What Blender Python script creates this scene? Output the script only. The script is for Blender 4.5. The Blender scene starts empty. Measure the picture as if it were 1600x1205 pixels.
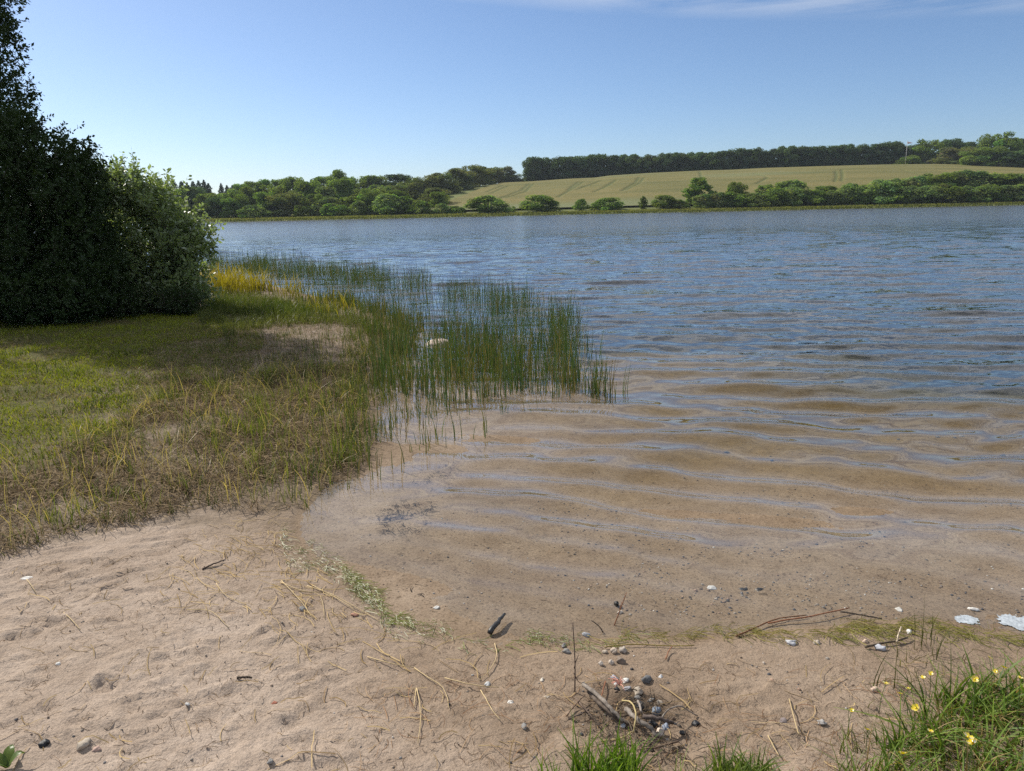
import bpy, math, random
import numpy as np
from mathutils import Matrix, Vector

rng = np.random.default_rng(11)
random.seed(11)
scene = bpy.context.scene
COL = scene.collection
R = math.radians

# ------------------------------------------------------------------ camera
EYE = 1.75
FPX = 1157.0
PITCH = R(13.44)
ROLL = math.atan(0.0213)
Fw = np.array([0, math.cos(PITCH), -math.sin(PITCH)])
U0 = np.array([0, math.sin(PITCH), math.cos(PITCH)])
R0 = np.array([1.0, 0, 0])
Rt = R0 * math.cos(ROLL) - U0 * math.sin(ROLL)
Up = R0 * math.sin(ROLL) + U0 * math.cos(ROLL)
cam = bpy.data.cameras.new('camera')
cam.sensor_width = 36
cam.lens = FPX / 1600 * 36
cam.clip_start = 0.05
cam.clip_end = 8000
co = bpy.data.objects.new('camera', cam)
COL.objects.link(co)
co.matrix_world = Matrix(((Rt[0], Up[0], -Fw[0], 0), (Rt[1], Up[1], -Fw[1], 0), (Rt[2], Up[2], -Fw[2], EYE), (0, 0, 0, 1)))
scene.camera = co


def ray(u, v):
    u = np.asarray(u, float)
    v = np.asarray(v, float)
    return Fw + Rt * ((u - 800) / FPX)[..., None] + Up * ((602.5 - v) / FPX)[..., None]


def at_depth(u, v, y):
    d = ray(u, v)
    k = y / d[..., 1]
    p = d * k[..., None]
    p[..., 2] += EYE
    return p


def on_plane(u, v, z=0.0):
    d = ray(u, v)
    k = (z - EYE) / d[..., 2]
    p = d * np.asarray(k)[..., None]
    p[..., 2] += EYE
    return p


# ------------------------------------------------------------------ noise
_perm = np.random.default_rng(3).permutation(512)
_ga = np.random.default_rng(4).uniform(0, 2 * np.pi, 512)


def perlin(x, y, s=0):
    x = np.asarray(x, float) + s * 17.31
    y = np.asarray(y, float) + s * 9.77
    xi = np.floor(x).astype(np.int64)
    yi = np.floor(y).astype(np.int64)
    xf = x - xi
    yf = y - yi

    def g(ix, iy, dx, dy):
        a = _ga[_perm[(_perm[ix & 511] + iy) & 511]]
        return np.cos(a) * dx + np.sin(a) * dy
    u = xf * xf * xf * (xf * (xf * 6 - 15) + 10)
    v = yf * yf * yf * (yf * (yf * 6 - 15) + 10)
    a = g(xi, yi, xf, yf)
    b = g(xi + 1, yi, xf - 1, yf)
    c = g(xi, yi + 1, xf, yf - 1)
    d = g(xi + 1, yi + 1, xf - 1, yf - 1)
    return (a + u * (b - a)) * (1 - v) + (c + u * (d - c)) * v


def fbm(x, y, o=4, s=0):
    r = 0
    a = 1.0
    for i in range(o):
        r = r + a * perlin(x * 2 ** i, y * 2 ** i, s + i)
        a *= .5
    return r


def sstep(a, b, x):
    t = np.clip((x - a) / (b - a), 0, 1)
    return t * t * (3 - 2 * t)


def inside(poly, x, y):
    r = np.zeros(np.shape(x), bool)
    n = len(poly)
    for i in range(n):
        x1, y1 = poly[i][:2]
        x2, y2 = poly[(i + 1) % n][:2]
        if y1 == y2:
            continue
        c = ((y1 > y) != (y2 > y)) & (x < (x2 - x1) * (y - y1) / (y2 - y1) + x1)
        r ^= c
    return r


def seg_dist(pts, x, y):
    best = np.full(np.shape(x), 1e9)
    for i in range(len(pts) - 1):
        ax, ay = pts[i][:2]
        bx, by = pts[i + 1][:2]
        dx, dy = bx - ax, by - ay
        t = np.clip(((x - ax) * dx + (y - ay) * dy) / (dx * dx + dy * dy + 1e-9), 0, 1)
        best = np.minimum(best, (x - ax - t * dx) ** 2 + (y - ay - t * dy) ** 2)
    return np.sqrt(best)


# ------------------------------------------------------------------ land form
_sp = [(330, 424), (450, 452), (550, 478), (612, 500), (628, 525), (600, 545), (585, 590), (592, 640), (590, 690), (560, 728), (505, 768),
       (470, 812), (478, 850), (525, 893), (570, 925), (622, 958), (668, 982), (740, 1003), (820, 1008), (900, 1000), (1000, 990),
       (1100, 990), (1200, 985), (1330, 972), (1450, 968), (1600, 985)]
_sw = [tuple(on_plane(a, b)[:2]) for a, b in _sp]
_sw = [(-400, 150), (-120, 95), (-45, 52)] + _sw + [(4.2, 2.4), (9, 1.2), (40, -20), (200, -60)]
SHORE = _sw
LAKE = _sw + [(600, -60), (600, 600), (-600, 600)]
FARY = 188.0
_crest = [(100, 325), (300, 322), (450, 314), (600, 302), (700, 296), (774, 289), (827, 287), (884, 283), (930, 281), (952, 278), (1015, 274),
          (1100, 270), (1140, 269), (1200, 266), (1300, 263), (1380, 261), (1460, 260), (1600, 263), (1750, 265), (2000, 270)]
CRY = 335.0
_cp = np.array([at_depth(a, b, CRY) for a, b in _crest])


def shore_d(x, y):
    d = seg_dist(SHORE, x, y)
    return np.where(inside(LAKE, x, y), -d, d)


def land(x, y, d=None):
    x = np.asarray(x, float)
    y = np.asarray(y, float)
    if d is None:
        d = shore_d(x, y)
    dw = np.maximum(-d, 0)
    dw = dw + np.clip(dw / 1.2, 0, 1) * np.maximum(1.0 * (y - 5.4) - dw, 0) * (y < 60)
    zl = .30 * (1 - np.exp(-np.maximum(d, 0) / 4.5))
    zw = -np.minimum(.022 * dw + .0040 * dw ** 2 + .0010 * dw ** 3, 1.2)
    near = np.where(d > 0, zl, zw)
    df = y - FARY - 1.2 * perlin(x * .05, 0 * x, 9)
    far = np.where(df > 0, .5 * (1 - np.exp(-df / 2.5)), np.maximum(df * .25, -1.7))
    ys = np.maximum(y, 1)
    xs = x * CRY / np.minimum(np.maximum(ys, 150), CRY)
    zt = np.interp(xs, _cp[:, 0], _cp[:, 2])
    t = np.clip((y - 196) / (CRY - 196), 0, 1)
    g = np.sin(t * np.pi / 2) ** 1.12
    hill = (zt - .5) * g * np.where(y > CRY, np.maximum(1 - (y - CRY) / 900., .15), 1)
    far = far + np.where(df > 0, hill, 0)
    return np.maximum(near, far)


PITS = [(75, 958, .06, .03), (14, 980, .05, .025), (182, 948, .05, .012), (245, 872, .05, .012), (160, 1003, .05, .012), (262, 1000, .06, .012),
        (157, 1052, .05, .02), (238, 1032, .05, .014), (285, 1100, .06, .012), (168, 1128, .05, .024), (316, 1092, .05, .02), (40, 1052, .07, .012),
        (105, 1150, .06, .014), (330, 985, .05, .01), (120, 1105, .05, .016), (455, 1093, .05, .02), (500, 1120, .05, .01), (220, 1150, .06, .014),
        (70, 1090, .06, .012), (300, 1160, .07, .014), (10, 1120, .06, .016), (360, 1130, .06, .012), (410, 1010, .05, .01), (560, 1080, .05, .01)]
_pw = [(*on_plane(a, b, .13)[:2], r * .8, dp * .55) for a, b, r, dp in PITS]
for _ in range(30):
    a, b = random.uniform(-60, 520), random.uniform(900, 1230)
    _pw.append((*on_plane(a, b, .13)[:2], random.uniform(.018, .045), random.uniform(.005, .013)))


def micro(x, y, d):
    """small relief of the beach, the meadow and the lake bed near the camera"""
    w = (y < 26) & (y > -3) & (np.abs(x) < 30)
    out = np.zeros(np.shape(x))
    X, Y, D = x[w], y[w], d[w]
    beach = sstep(.05, .5, D)
    z = .009 * fbm(X * 1.7, Y * 1.7, 3, 1)
    c, s = math.cos(.35), math.sin(.35)
    a, b = X * c + Y * s, -X * s + Y * c
    z = z + .0052 * fbm(a * 5, b * 12, 4, 5)
    n = perlin(a * 11, b * 30, 8)
    z = z + .014 * np.maximum(n - .12, 0) * (perlin(X * 2.3, Y * 2.3, 12) > -.15)
    n2 = perlin(a * 7 + .8 * perlin(X * 5, Y * 5, 14), b * 19, 15)
    z = z + .010 * sstep(.16, .24, n2) * (perlin(X * 1.6, Y * 1.6, 16) > -.1) - .008 * sstep(.05, .02, np.abs(perlin(a * 4, b * 12, 17))) * sstep(.0, .3, perlin(X * 3, Y * 3, 18))
    z = z + (.0034 * perlin(X * 24, Y * 34, 21) + .0028 * perlin(X * 46, Y * 52, 22)) * (1 + 1.6 * sstep(.0, .35, perlin(X * 1.4, Y * 1.4, 23)))
    k = np.zeros_like(X)
    for px, py, r, dp in _pw:
        m = (np.abs(X - px) < 4 * r) & (np.abs(Y - py) < 4 * r)
        if not m.any():
            continue
        xx, yy = X[m] - px, Y[m] - py
        q = np.sqrt(xx ** 2 + (yy * 1.25) ** 2) / r * (1 + 1.1 * perlin(X[m] * 20, Y[m] * 26, 31) + .6 * perlin(X[m] * 48, Y[m] * 60, 33))
        k[m] += dp * (-np.exp(-q ** 4) + (.35 + .6 * perlin(X[m] * 20, Y[m] * 20, 32)) * np.exp(-((q - 1.25) / .35) ** 2))
    z = z + k
    meadow = .02 * fbm(X * 3.3, Y * 3.3, 3, 41)
    bed = .004 * fbm(X * 4, Y * 4, 3, 51) + .0025 * perlin(X * 30, Y * 30, 53)
    far = sstep(6, 9, Y)
    out[w] = np.where(D > 0, (z * (1 - far) + meadow * far) * beach + bed * (1 - beach), bed)
    return out


def ground(x, y):
    x = np.atleast_1d(np.asarray(x, float))
    y = np.atleast_1d(np.asarray(y, float))
    d = shore_d(x, y)
    return land(x, y, d) + micro(x, y, d)


def gpx(u, v):
    """the spot on the land that a direction meets"""
    z = 0.1
    for _ in range(5):
        p = on_plane(u, v, z)
        z = float(ground(p[0], p[1])[0])
        z = max(z, -.25)
    p[2] = z
    return p


def hill_hit(u, v):
    d = ray(u, v)
    for y in np.arange(189, 345, .5):
        k = y / d[1]
        if EYE + d[2] * k < float(land(np.array([d[0] * k]), np.array([y]))[0]):
            return d[0] * k, y
    return d[0] * k, y


# ------------------------------------------------------------------ mesh helpers
def mesh_np(name, V, F, attrs=None, smooth=False):
    V = np.asarray(V, np.float32).reshape(-1, 3)
    F = np.asarray(F, np.int32)
    m = bpy.data.meshes.new(name)
    m.vertices.add(len(V))
    m.vertices.foreach_set('co', V.ravel())
    k = F.shape[1]
    m.loops.add(F.size)
    m.loops.foreach_set('vertex_index', F.ravel())
    m.polygons.add(len(F))
    m.polygons.foreach_set('loop_start', np.arange(0, F.size, k, dtype=np.int32))
    if smooth:
        m.polygons.foreach_set('use_smooth', np.ones(len(F), bool))
    for n, a in (attrs or {}).items():
        a = np.asarray(a, np.float32)
        if a.ndim == 1:
            m.attributes.new(n, 'FLOAT', 'POINT').data.foreach_set('value', a)
        else:
            if a.shape[1] == 3:
                a = np.concatenate([a, np.ones((len(a), 1), np.float32)], 1)
            m.attributes.new(n, 'FLOAT_COLOR', 'POINT').data.foreach_set('color', np.ascontiguousarray(a).ravel())
    m.update(calc_edges=True)
    m.validate()
    return m


def link(name, mesh, mat=None, parent=None, label=None, cat=None, group=None, kind=None, loc=None):
    o = bpy.data.objects.new(name, mesh)
    COL.objects.link(o)
    if mat is not None and mesh is not None and not mesh.materials:
        mesh.materials.append(mat)
    if parent is not None:
        o.parent = parent
    if loc is not None:
        o.location = loc
    for k, v in (('label', label), ('category', cat), ('group', group), ('kind', kind)):
        if v:
            o[k] = v
    return o


class Bag:
    """collects quads and vertex colours for ONE mesh"""

    def __init__(s):
        s.v, s.f, s.c, s.n = [], [], [], 0

    def add(s, V, F, c=None):
        V = np.asarray(V, float).reshape(-1, 3)
        F = np.asarray(F, int)
        if F.shape[1] == 3:
            F = np.concatenate([F, F[:, 2:3]], 1)
        s.v.append(V)
        s.f.append(F + s.n)
        if c is None:
            c = (1, 1, 1)
        c = np.asarray(c, float)
        s.c.append(np.broadcast_to(c, (len(V), 3)) if c.ndim == 1 else c)
        s.n += len(V)

    def mesh(s, name, smooth=False):
        V = np.concatenate(s.v)
        F = np.concatenate(s.f)
        C = np.concatenate(s.c)
        tri = F[:, 2] == F[:, 3]
        if tri.all():
            return mesh_np(name, V, F[:, :3], {'tint': C}, smooth)
        if tri.any():
            # triangulate everything
            q = F[~tri]
            F = np.concatenate([F[tri][:, :3], q[:, [0, 1, 2]], q[:, [0, 2, 3]]])
        return mesh_np(name, V, F, {'tint': C}, smooth)


def tube(pts, r0, r1=None, sides=6, wob=0.0, seed=0):
    pts = np.asarray(pts, float)
    n = len(pts)
    r1 = r0 if r1 is None else r1
    T = np.gradient(pts, axis=0)
    T /= np.linalg.norm(T, axis=1)[:, None] + 1e-9
    ref = np.array([0, 0, 1.0]) if abs(T[0][2]) < .9 else np.array([1.0, 0, 0])
    A = np.cross(T, ref)
    A /= np.linalg.norm(A, axis=1)[:, None] + 1e-9
    B = np.cross(T, A)
    rr = np.linspace(r0, r1, n)
    if wob:
        rr = rr * (1 + wob * np.random.default_rng(seed).normal(size=n))
    an = np.linspace(0, 2 * np.pi, sides, endpoint=False)
    V = pts[:, None] + rr[:, None, None] * (np.cos(an)[None, :, None] * A[:, None] + np.sin(an)[None, :, None] * B[:, None])
    V = V.reshape(-1, 3)
    F = []
    for i in range(n - 1):
        for j in range(sides):
            k = (j + 1) % sides
            F.append((i * sides + j, i * sides + k, (i + 1) * sides + k, (i + 1) * sides + j))
    V = np.concatenate([V, pts[[0]], pts[[-1]]])
    a, b = n * sides, n * sides + 1
    for j in range(sides):
        k = (j + 1) % sides
        F.append((a, k, j, j))
        F.append((b, (n - 1) * sides + j, (n - 1) * sides + k, (n - 1) * sides + k))
    return V, np.array(F)


def smooth_path(pts, n=12):
    pts = np.asarray(pts, float)
    t = np.linspace(0, 1, len(pts))
    q = np.linspace(0, 1, n)
    # Catmull-Rom through the points
    P = np.concatenate([[2 * pts[0] - pts[1]], pts, [2 * pts[-1] - pts[-2]]])
    out = []
    for s in q:
        f = s * (len(pts) - 1)
        i = min(int(f), len(pts) - 2)
        f -= i
        a, b, c, d = P[i:i + 4]
        out.append(.5 * (2 * b + (c - a) * f + (2 * a - 5 * b + 4 * c - d) * f ** 2 + (3 * b - a - 3 * c + d) * f ** 3))
    return np.array(out)


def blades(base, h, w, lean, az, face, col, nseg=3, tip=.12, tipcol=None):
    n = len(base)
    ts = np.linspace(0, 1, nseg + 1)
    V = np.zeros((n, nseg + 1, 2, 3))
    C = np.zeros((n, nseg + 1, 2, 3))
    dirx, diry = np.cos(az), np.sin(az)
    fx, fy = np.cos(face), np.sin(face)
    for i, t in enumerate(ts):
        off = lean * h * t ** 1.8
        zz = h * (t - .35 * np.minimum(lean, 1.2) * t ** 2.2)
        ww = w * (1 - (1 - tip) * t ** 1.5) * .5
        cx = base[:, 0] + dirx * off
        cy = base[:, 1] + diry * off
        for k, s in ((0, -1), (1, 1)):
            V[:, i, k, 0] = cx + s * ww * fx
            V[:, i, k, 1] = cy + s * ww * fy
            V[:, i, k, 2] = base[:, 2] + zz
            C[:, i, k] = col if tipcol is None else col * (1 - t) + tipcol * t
    m = (nseg + 1) * 2
    o = np.arange(n)[:, None] * m
    F = []
    for i in range(nseg):
        F.append(np.concatenate([o + 2 * i, o + 2 * i + 1, o + 2 * i + 3, o + 2 * i + 2], 1))
    return V.reshape(-1, 3), np.concatenate(F), C.reshape(-1, 3)


_t = (1 + 5 ** .5) / 2
_iv = np.array([(-1, _t, 0), (1, _t, 0), (-1, -_t, 0), (1, -_t, 0), (0, -1, _t), (0, 1, _t), (0, -1, -_t), (0, 1, -_t), (_t, 0, -1), (_t, 0, 1), (-_t, 0, -1), (-_t, 0, 1)], float)
_iv /= np.linalg.norm(_iv[0])
_if = np.array([(0, 11, 5), (0, 5, 1), (0, 1, 7), (0, 7, 10), (0, 10, 11), (1, 5, 9), (5, 11, 4), (11, 10, 2), (10, 7, 6), (7, 1, 8), (3, 9, 4), (3, 4, 2), (3, 2, 6), (3, 6, 8), (3, 8, 9), (4, 9, 5), (2, 4, 11), (6, 2, 10), (8, 6, 7), (9, 8, 1)])


def subdiv(V, F):
    cache = {}
    V = list(map(tuple, V))
    out = []

    def mid(a, b):
        k = (min(a, b), max(a, b))
        if k not in cache:
            p = (np.array(V[a]) + np.array(V[b])) / 2
            V.append(tuple(p / np.linalg.norm(p)))
            cache[k] = len(V) - 1
        return cache[k]
    for a, b, c in F:
        ab, bc, ca = mid(a, b), mid(b, c), mid(c, a)
        out += [(a, ab, ca), (b, bc, ab), (c, ca, bc), (ab, bc, ca)]
    return np.array(V), np.array(out)


IV1, IF1 = subdiv(_iv, _if)
IV2, IF2 = subdiv(IV1, IF1)
IV3, IF3 = subdiv(IV2, IF2)


def rock(seed, sx, sy, sz, V=IV2, F=IF2, rough=.28, facet=0):
    r = np.random.default_rng(seed)
    P = V.copy()
    k = 1 + rough * (perlin(P[:, 0] * 1.3 + P[:, 2] * .7, P[:, 1] * 1.3 - P[:, 2] * .9, seed % 97) * 1.6 + .6 * perlin(P[:, 0] * 3 + P[:, 2] * 2, P[:, 1] * 3 - P[:, 2], seed % 89))
    P = P * k[:, None]
    for _ in range(facet):
        n = r.normal(size=3)
        n /= np.linalg.norm(n)
        h = r.uniform(.55, .85)
        d = P @ n - h
        P = P - np.maximum(d, 0)[:, None] * n * .9
    P = P * np.array([sx, sy, sz])
    a = r.uniform(0, 6.28)
    c, s = math.cos(a), math.sin(a)
    return P @ np.array([[c, -s, 0], [s, c, 0], [0, 0, 1]]).T, F


# ------------------------------------------------------------------ materials
def new_mat(name):
    m = bpy.data.materials.new(name)
    m.use_nodes = True
    nt = m.node_tree
    nt.nodes.clear()
    out = nt.nodes.new('ShaderNodeOutputMaterial')
    return m, nt, out


def nd(nt, typ, ins=None, **kw):
    n = nt.nodes.new(typ)
    for k, v in kw.items():
        setattr(n, k, v)
    for k, v in (ins or {}).items():
        if isinstance(v, bpy.types.NodeSocket):
            nt.links.new(v, n.inputs[k])
        else:
            n.inputs[k].default_value = v
    return n


def math_n(nt, op, a, b=None, c=None, clamp=False):
    n = nt.nodes.new('ShaderNodeMath')
    n.operation = op
    n.use_clamp = clamp
    for i, v in enumerate((a, b, c)):
        if v is None:
            continue
        if isinstance(v, bpy.types.NodeSocket):
            nt.links.new(v, n.inputs[i])
        else:
            n.inputs[i].default_value = v
    return n.outputs[0]


def mix_c(nt, fac, a, b, blend='MIX'):
    n = nt.nodes.new('ShaderNodeMix')
    n.data_type = 'RGBA'
    n.blend_type = blend
    for i, v in ((0, fac), (6, a), (7, b)):
        if isinstance(v, bpy.types.NodeSocket):
            nt.links.new(v, n.inputs[i])
        else:
            n.inputs[i].default_value = v if i == 0 else (*v, 1)
    return n.outputs[2]


def ramp(nt, fac, stops):
    n = nt.nodes.new('ShaderNodeValToRGB')
    e = n.color_ramp.elements
    while len(e) < len(stops):
        e.new(.5)
    for q, (p, c) in zip(e, stops):
        q.position = p
        q.color = (*c, 1) if len(c) == 3 else c
    nt.links.new(fac, n.inputs[0])
    return n.outputs[0]


def noise(nt, vec, scale, detail=4, rough=.55, dist=0):
    n = nd(nt, 'ShaderNodeTexNoise', {'Scale': scale, 'Detail': detail, 'Roughness': rough, 'Distortion': dist})
    nt.links.new(vec, n.inputs['Vector'])
    return n


def leaf_mat(name, base, trans=.35, gloss=.12, grough=.45, vary=.25, tcol=None):
    """leaves: diffuse + light through the leaf + a waxy sheen; hue varies per leaf (tint) and per plant"""
    m, nt, out = new_mat(name)
    at = nd(nt, 'ShaderNodeAttribute', attribute_name='tint')
    oi = nd(nt, 'ShaderNodeObjectInfo')
    c = mix_c(nt, 1.0, base, at.outputs['Color'], 'MULTIPLY')
    hs = nd(nt, 'ShaderNodeHueSaturation', {'Color': c})
    nt.links.new(math_n(nt, 'MULTIPLY_ADD', oi.outputs['Random'], vary * .12, .5 - vary * .06), hs.inputs['Hue'])
    nt.links.new(math_n(nt, 'MULTIPLY_ADD', oi.outputs['Random'], vary * 1.6, 1 - vary * .8), hs.inputs['Value'])
    d = nd(nt, 'ShaderNodeBsdfDiffuse', {'Color': hs.outputs[0]})
    tc = mix_c(nt, 1.0, hs.outputs[0], tcol or (1.5, 1.6, .55), 'MULTIPLY')
    t = nd(nt, 'ShaderNodeBsdfTranslucent', {'Color': tc})
    a = nd(nt, 'ShaderNodeMixShader', {0: trans, 1: d.outputs[0], 2: t.outputs[0]})
    g = nd(nt, 'ShaderNodeBsdfGlossy', {'Color': (1, 1, 1, 1), 'Roughness': grough})
    fr = nd(nt, 'ShaderNodeLayerWeight', {'Blend': .25})
    f = math_n(nt, 'MULTIPLY_ADD', fr.outputs['Fresnel'], gloss, gloss * .25)
    b = nd(nt, 'ShaderNodeMixShader', {0: f, 1: a.outputs[0], 2: g.outputs[0]})
    nt.links.new(b.outputs[0], out.inputs['Surface'])
    return m


def rough_mat(name, c1, c2, scale=30, rough=.85, bump=.4, dist=.004, spec=.3, detail=5):
    m, nt, out = new_mat(name)
    tc = nd(nt, 'ShaderNodeTexCoord')
    at = nd(nt, 'ShaderNodeAttribute', attribute_name='tint')
    n = noise(nt, tc.outputs['Object'], scale, detail, .65)
    c = ramp(nt, n.outputs['Fac'], [(.32, c1), (.68, c2)])
    c = mix_c(nt, 1.0, c, at.outputs['Color'], 'MULTIPLY')
    b = nd(nt, 'ShaderNodeBump', {'Strength': bump, 'Distance': dist, 'Height': n.outputs['Fac']})
    p = nd(nt, 'ShaderNodeBsdfPrincipled', {'Base Color': c, 'Roughness': rough, 'Specular IOR Level': spec, 'Normal': b.outputs[0]})
    nt.links.new(p.outputs[0], out.inputs['Surface'])
    return m


M_bark = rough_mat('bark', (.05, .04, .03), (.13, .11, .085), 14, .9, .6, .02)
M_stem = rough_mat('shrub stem', (.035, .028, .02), (.09, .075, .05), 30, .85, .5, .004)
M_twig = rough_mat('grey dead wood', (.10, .08, .065), (.30, .26, .22), 60, .85, .6, .002)
M_darkwood = rough_mat('dark wet wood', (.008, .008, .008), (.035, .032, .03), 60, .45, .6, .002, .5)
M_straw = rough_mat('dry straw', (.34, .25, .13), (.52, .40, .22), 40, .75, .3, .001)
M_reddead = rough_mat('red brown dead stem', (.16, .06, .03), (.30, .14, .07), 40, .7, .3, .001)
M_stone = rough_mat('stone', (.55, .55, .55), (1, 1, 1), 45, .8, .5, .002)
M_char = rough_mat('charcoal', (.012, .013, .016), (.07, .075, .085), 55, .55, .8, .003, .5)
M_white = rough_mat('pale boulder', (.44, .34, .27), (.60, .50, .42), 9, .8, .5, .01)

# ground ------------------------------------------------------------
mg, nt, out = new_mat('sandy ground')
tc = nd(nt, 'ShaderNodeTexCoord')
P = tc.outputs['Object']
nA = noise(nt, P, 1.3, 5, .6)
nB = noise(nt, P, 9, 5, .65)
nC = noise(nt, P, 120, 4, .7)
nD = noise(nt, P, 420, 2, .6)
sand = ramp(nt, nA.outputs['Fac'], [(.3, (.335, .262, .203)), (.5, (.395, .315, .249)), (.72, (.45, .368, .30))])
sand = mix_c(nt, .5, sand, ramp(nt, nB.outputs['Fac'], [(.3, (.6, .56, .52)), (.6, (1, 1, 1))]), 'MULTIPLY')
sand = mix_c(nt, .65, sand, ramp(nt, nC.outputs['Fac'], [(.28, (.42, .40, .38)), (.5, (1, 1, 1)), (.75, (1.25, 1.22, 1.2))]), 'MULTIPLY')
sand = mix_c(nt, .35, sand, ramp(nt, nD.outputs['Fac'], [(.3, (.5, .48, .47)), (.55, (1, 1, 1)), (.8, (1.3, 1.3, 1.3))]), 'MULTIPLY')
a_th = nd(nt, 'ShaderNodeAttribute', attribute_name='thatch').outputs['Fac']
a_wet = nd(nt, 'ShaderNodeAttribute', attribute_name='wet').outputs['Fac']
a_soil = nd(nt, 'ShaderNodeAttribute', attribute_name='soil').outputs['Fac']
a_far = nd(nt, 'ShaderNodeAttribute', attribute_name='pasture').outputs['Fac']
thatch = ramp(nt, noise(nt, P, 40, 5, .7).outputs['Fac'], [(.28, (.03, .022, .012)), (.5, (.095, .073, .043)), (.72, (.27, .205, .135))])
soil = ramp(nt, noise(nt, P, 25, 4, .7).outputs['Fac'], [(.3, (.045, .045, .014)), (.7, (.13, .12, .04))])
past = ramp(nt, noise(nt, P, .3, 5, .7).outputs['Fac'], [(.3, (.08, .10, .03)), (.7, (.16, .17, .06))])
a_damp = nd(nt, 'ShaderNodeAttribute', attribute_name='damp').outputs['Fac']
sand = mix_c(nt, a_damp, sand, mix_c(nt, 1.0, sand, (.72, .68, .62), 'MULTIPLY'))
a_ash = nd(nt, 'ShaderNodeAttribute', attribute_name='ash').outputs['Fac']
sand = mix_c(nt, a_ash, sand, mix_c(nt, 1.0, sand, (.42, .40, .38), 'MULTIPLY'))
c = mix_c(nt, a_th, sand, thatch)
c = mix_c(nt, a_soil, c, soil)
wetc = mix_c(nt, 1.0, c, (.80, .78, .73), 'MULTIPLY')
c = mix_c(nt, a_wet, c, wetc)
a_alg = nd(nt, 'ShaderNodeAttribute', attribute_name='algae').outputs['Fac']
algn = ramp(nt, noise(nt, P, 11, 5, .65).outputs['Fac'], [(.3, (.50, .43, .19)), (.7, (.75, .66, .38))])
c = mix_c(nt, a_alg, c, mix_c(nt, 1.0, c, algn, 'MULTIPLY'))
bedf = ramp(nt, noise(nt, P, 75, 4, .75, .3).outputs['Fac'], [(.37, (.34, .31, .28)), (.46, (1, 1, 1)), (.60, (1, 1, 1)), (.68, (1.6, 1.52, 1.4))])
c = mix_c(nt, math_n(nt, 'MULTIPLY', a_wet, .75), c, mix_c(nt, 1.0, c, bedf, 'MULTIPLY'))
a_silt = nd(nt, 'ShaderNodeAttribute', attribute_name='silt').outputs['Fac']
c = mix_c(nt, a_silt, c, (.085, .082, .06))
spots = ramp(nt, noise(nt, P, 26, 3, .6, .6).outputs['Fac'], [(.61, (1, 1, 1)), (.70, (.38, .36, .33))])
c = mix_c(nt, math_n(nt, 'MULTIPLY', a_wet, .8), c, mix_c(nt, 1.0, c, spots, 'MULTIPLY'))
c = mix_c(nt, a_far, c, past)
hsum = math_n(nt, 'ADD', math_n(nt, 'MULTIPLY', nC.outputs['Fac'], .007), math_n(nt, 'MULTIPLY', nD.outputs['Fac'], .0022))
hsum = math_n(nt, 'ADD', hsum, math_n(nt, 'MULTIPLY', noise(nt, P, 34, 4, .6).outputs['Fac'], .016))
hsum = math_n(nt, 'MULTIPLY', hsum, math_n(nt, 'SUBTRACT', 1.0, math_n(nt, 'MULTIPLY', a_wet, .85)))
bp = nd(nt, 'ShaderNodeBump', {'Strength': .8, 'Distance': .9, 'Height': hsum})
pr = nd(nt, 'ShaderNodeBsdfPrincipled', {'Base Color': c, 'Roughness': .95, 'Specular IOR Level': .15, 'Normal': bp.outputs[0]})
nt.links.new(pr.outputs[0], out.inputs['Surface'])
M_ground = mg

# crop field ----------------------------------------------------------
mf, nt, out = new_mat('ripening barley')
tc = nd(nt, 'ShaderNodeTexCoord')
P = tc.outputs['Object']
mp = nd(nt, 'ShaderNodeMapping', {'Vector': P, 'Rotation': (0, 0, .35), 'Scale': (.02, .11, .1)})
c = ramp(nt, noise(nt, mp.outputs[0], 1.0, 6, .65).outputs['Fac'], [(.28, (.11, .115, .042)), (.5, (.168, .152, .057)), (.72, (.215, .178, .072))])
c = mix_c(nt, .4, c, ramp(nt, noise(nt, P, .9, 5, .7).outputs['Fac'], [(.3, (.5, .55, .45)), (.7, (1.1, 1.08, 1.05))]), 'MULTIPLY')
tr = nd(nt, 'ShaderNodeAttribute', attribute_name='track').outputs['Fac']
c = mix_c(nt, tr, c, (.10, .115, .045))
gr = nd(nt, 'ShaderNodeAttribute', attribute_name='green').outputs['Fac']
c = mix_c(nt, gr, c, (.16, .18, .09))
bp = nd(nt, 'ShaderNodeBump', {'Strength': .6, 'Distance': .5, 'Height': noise(nt, P, 2.5, 4, .7).outputs['Fac']})
pr = nd(nt, 'ShaderNodeBsdfPrincipled', {'Base Color': c, 'Roughness': .95, 'Specular IOR Level': .1, 'Normal': bp.outputs[0]})
nt.links.new(pr.outputs[0], out.inputs['Surface'])
M_field = mf

# water -----------------------------------------------------------------
mw, nt, out = new_mat('lake water')
tc = nd(nt, 'ShaderNodeTexCoord')
P = tc.outputs['Object']
geo = nd(nt, 'ShaderNodeNewGeometry')
chop = nd(nt, 'ShaderNodeAttribute', attribute_name='chop').outputs['Fac']


def slopes(rot, scl, scale, detail, amp_x, amp_y):
    mp = nd(nt, 'ShaderNodeMapping', {'Vector': P, 'Rotation': (0, 0, rot), 'Scale': scl})
    n = noise(nt, mp.outputs[0], scale, detail, .6, .3)
    v = nd(nt, 'ShaderNodeVectorMath', {0: n.outputs['Color'], 1: (.5, .5, .5)}, operation='SUBTRACT')
    v2 = nd(nt, 'ShaderNodeVectorMath', {0: v.outputs[0], 1: (amp_x, amp_y, 0)}, operation='MULTIPLY')
    return v2.outputs[0]


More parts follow.
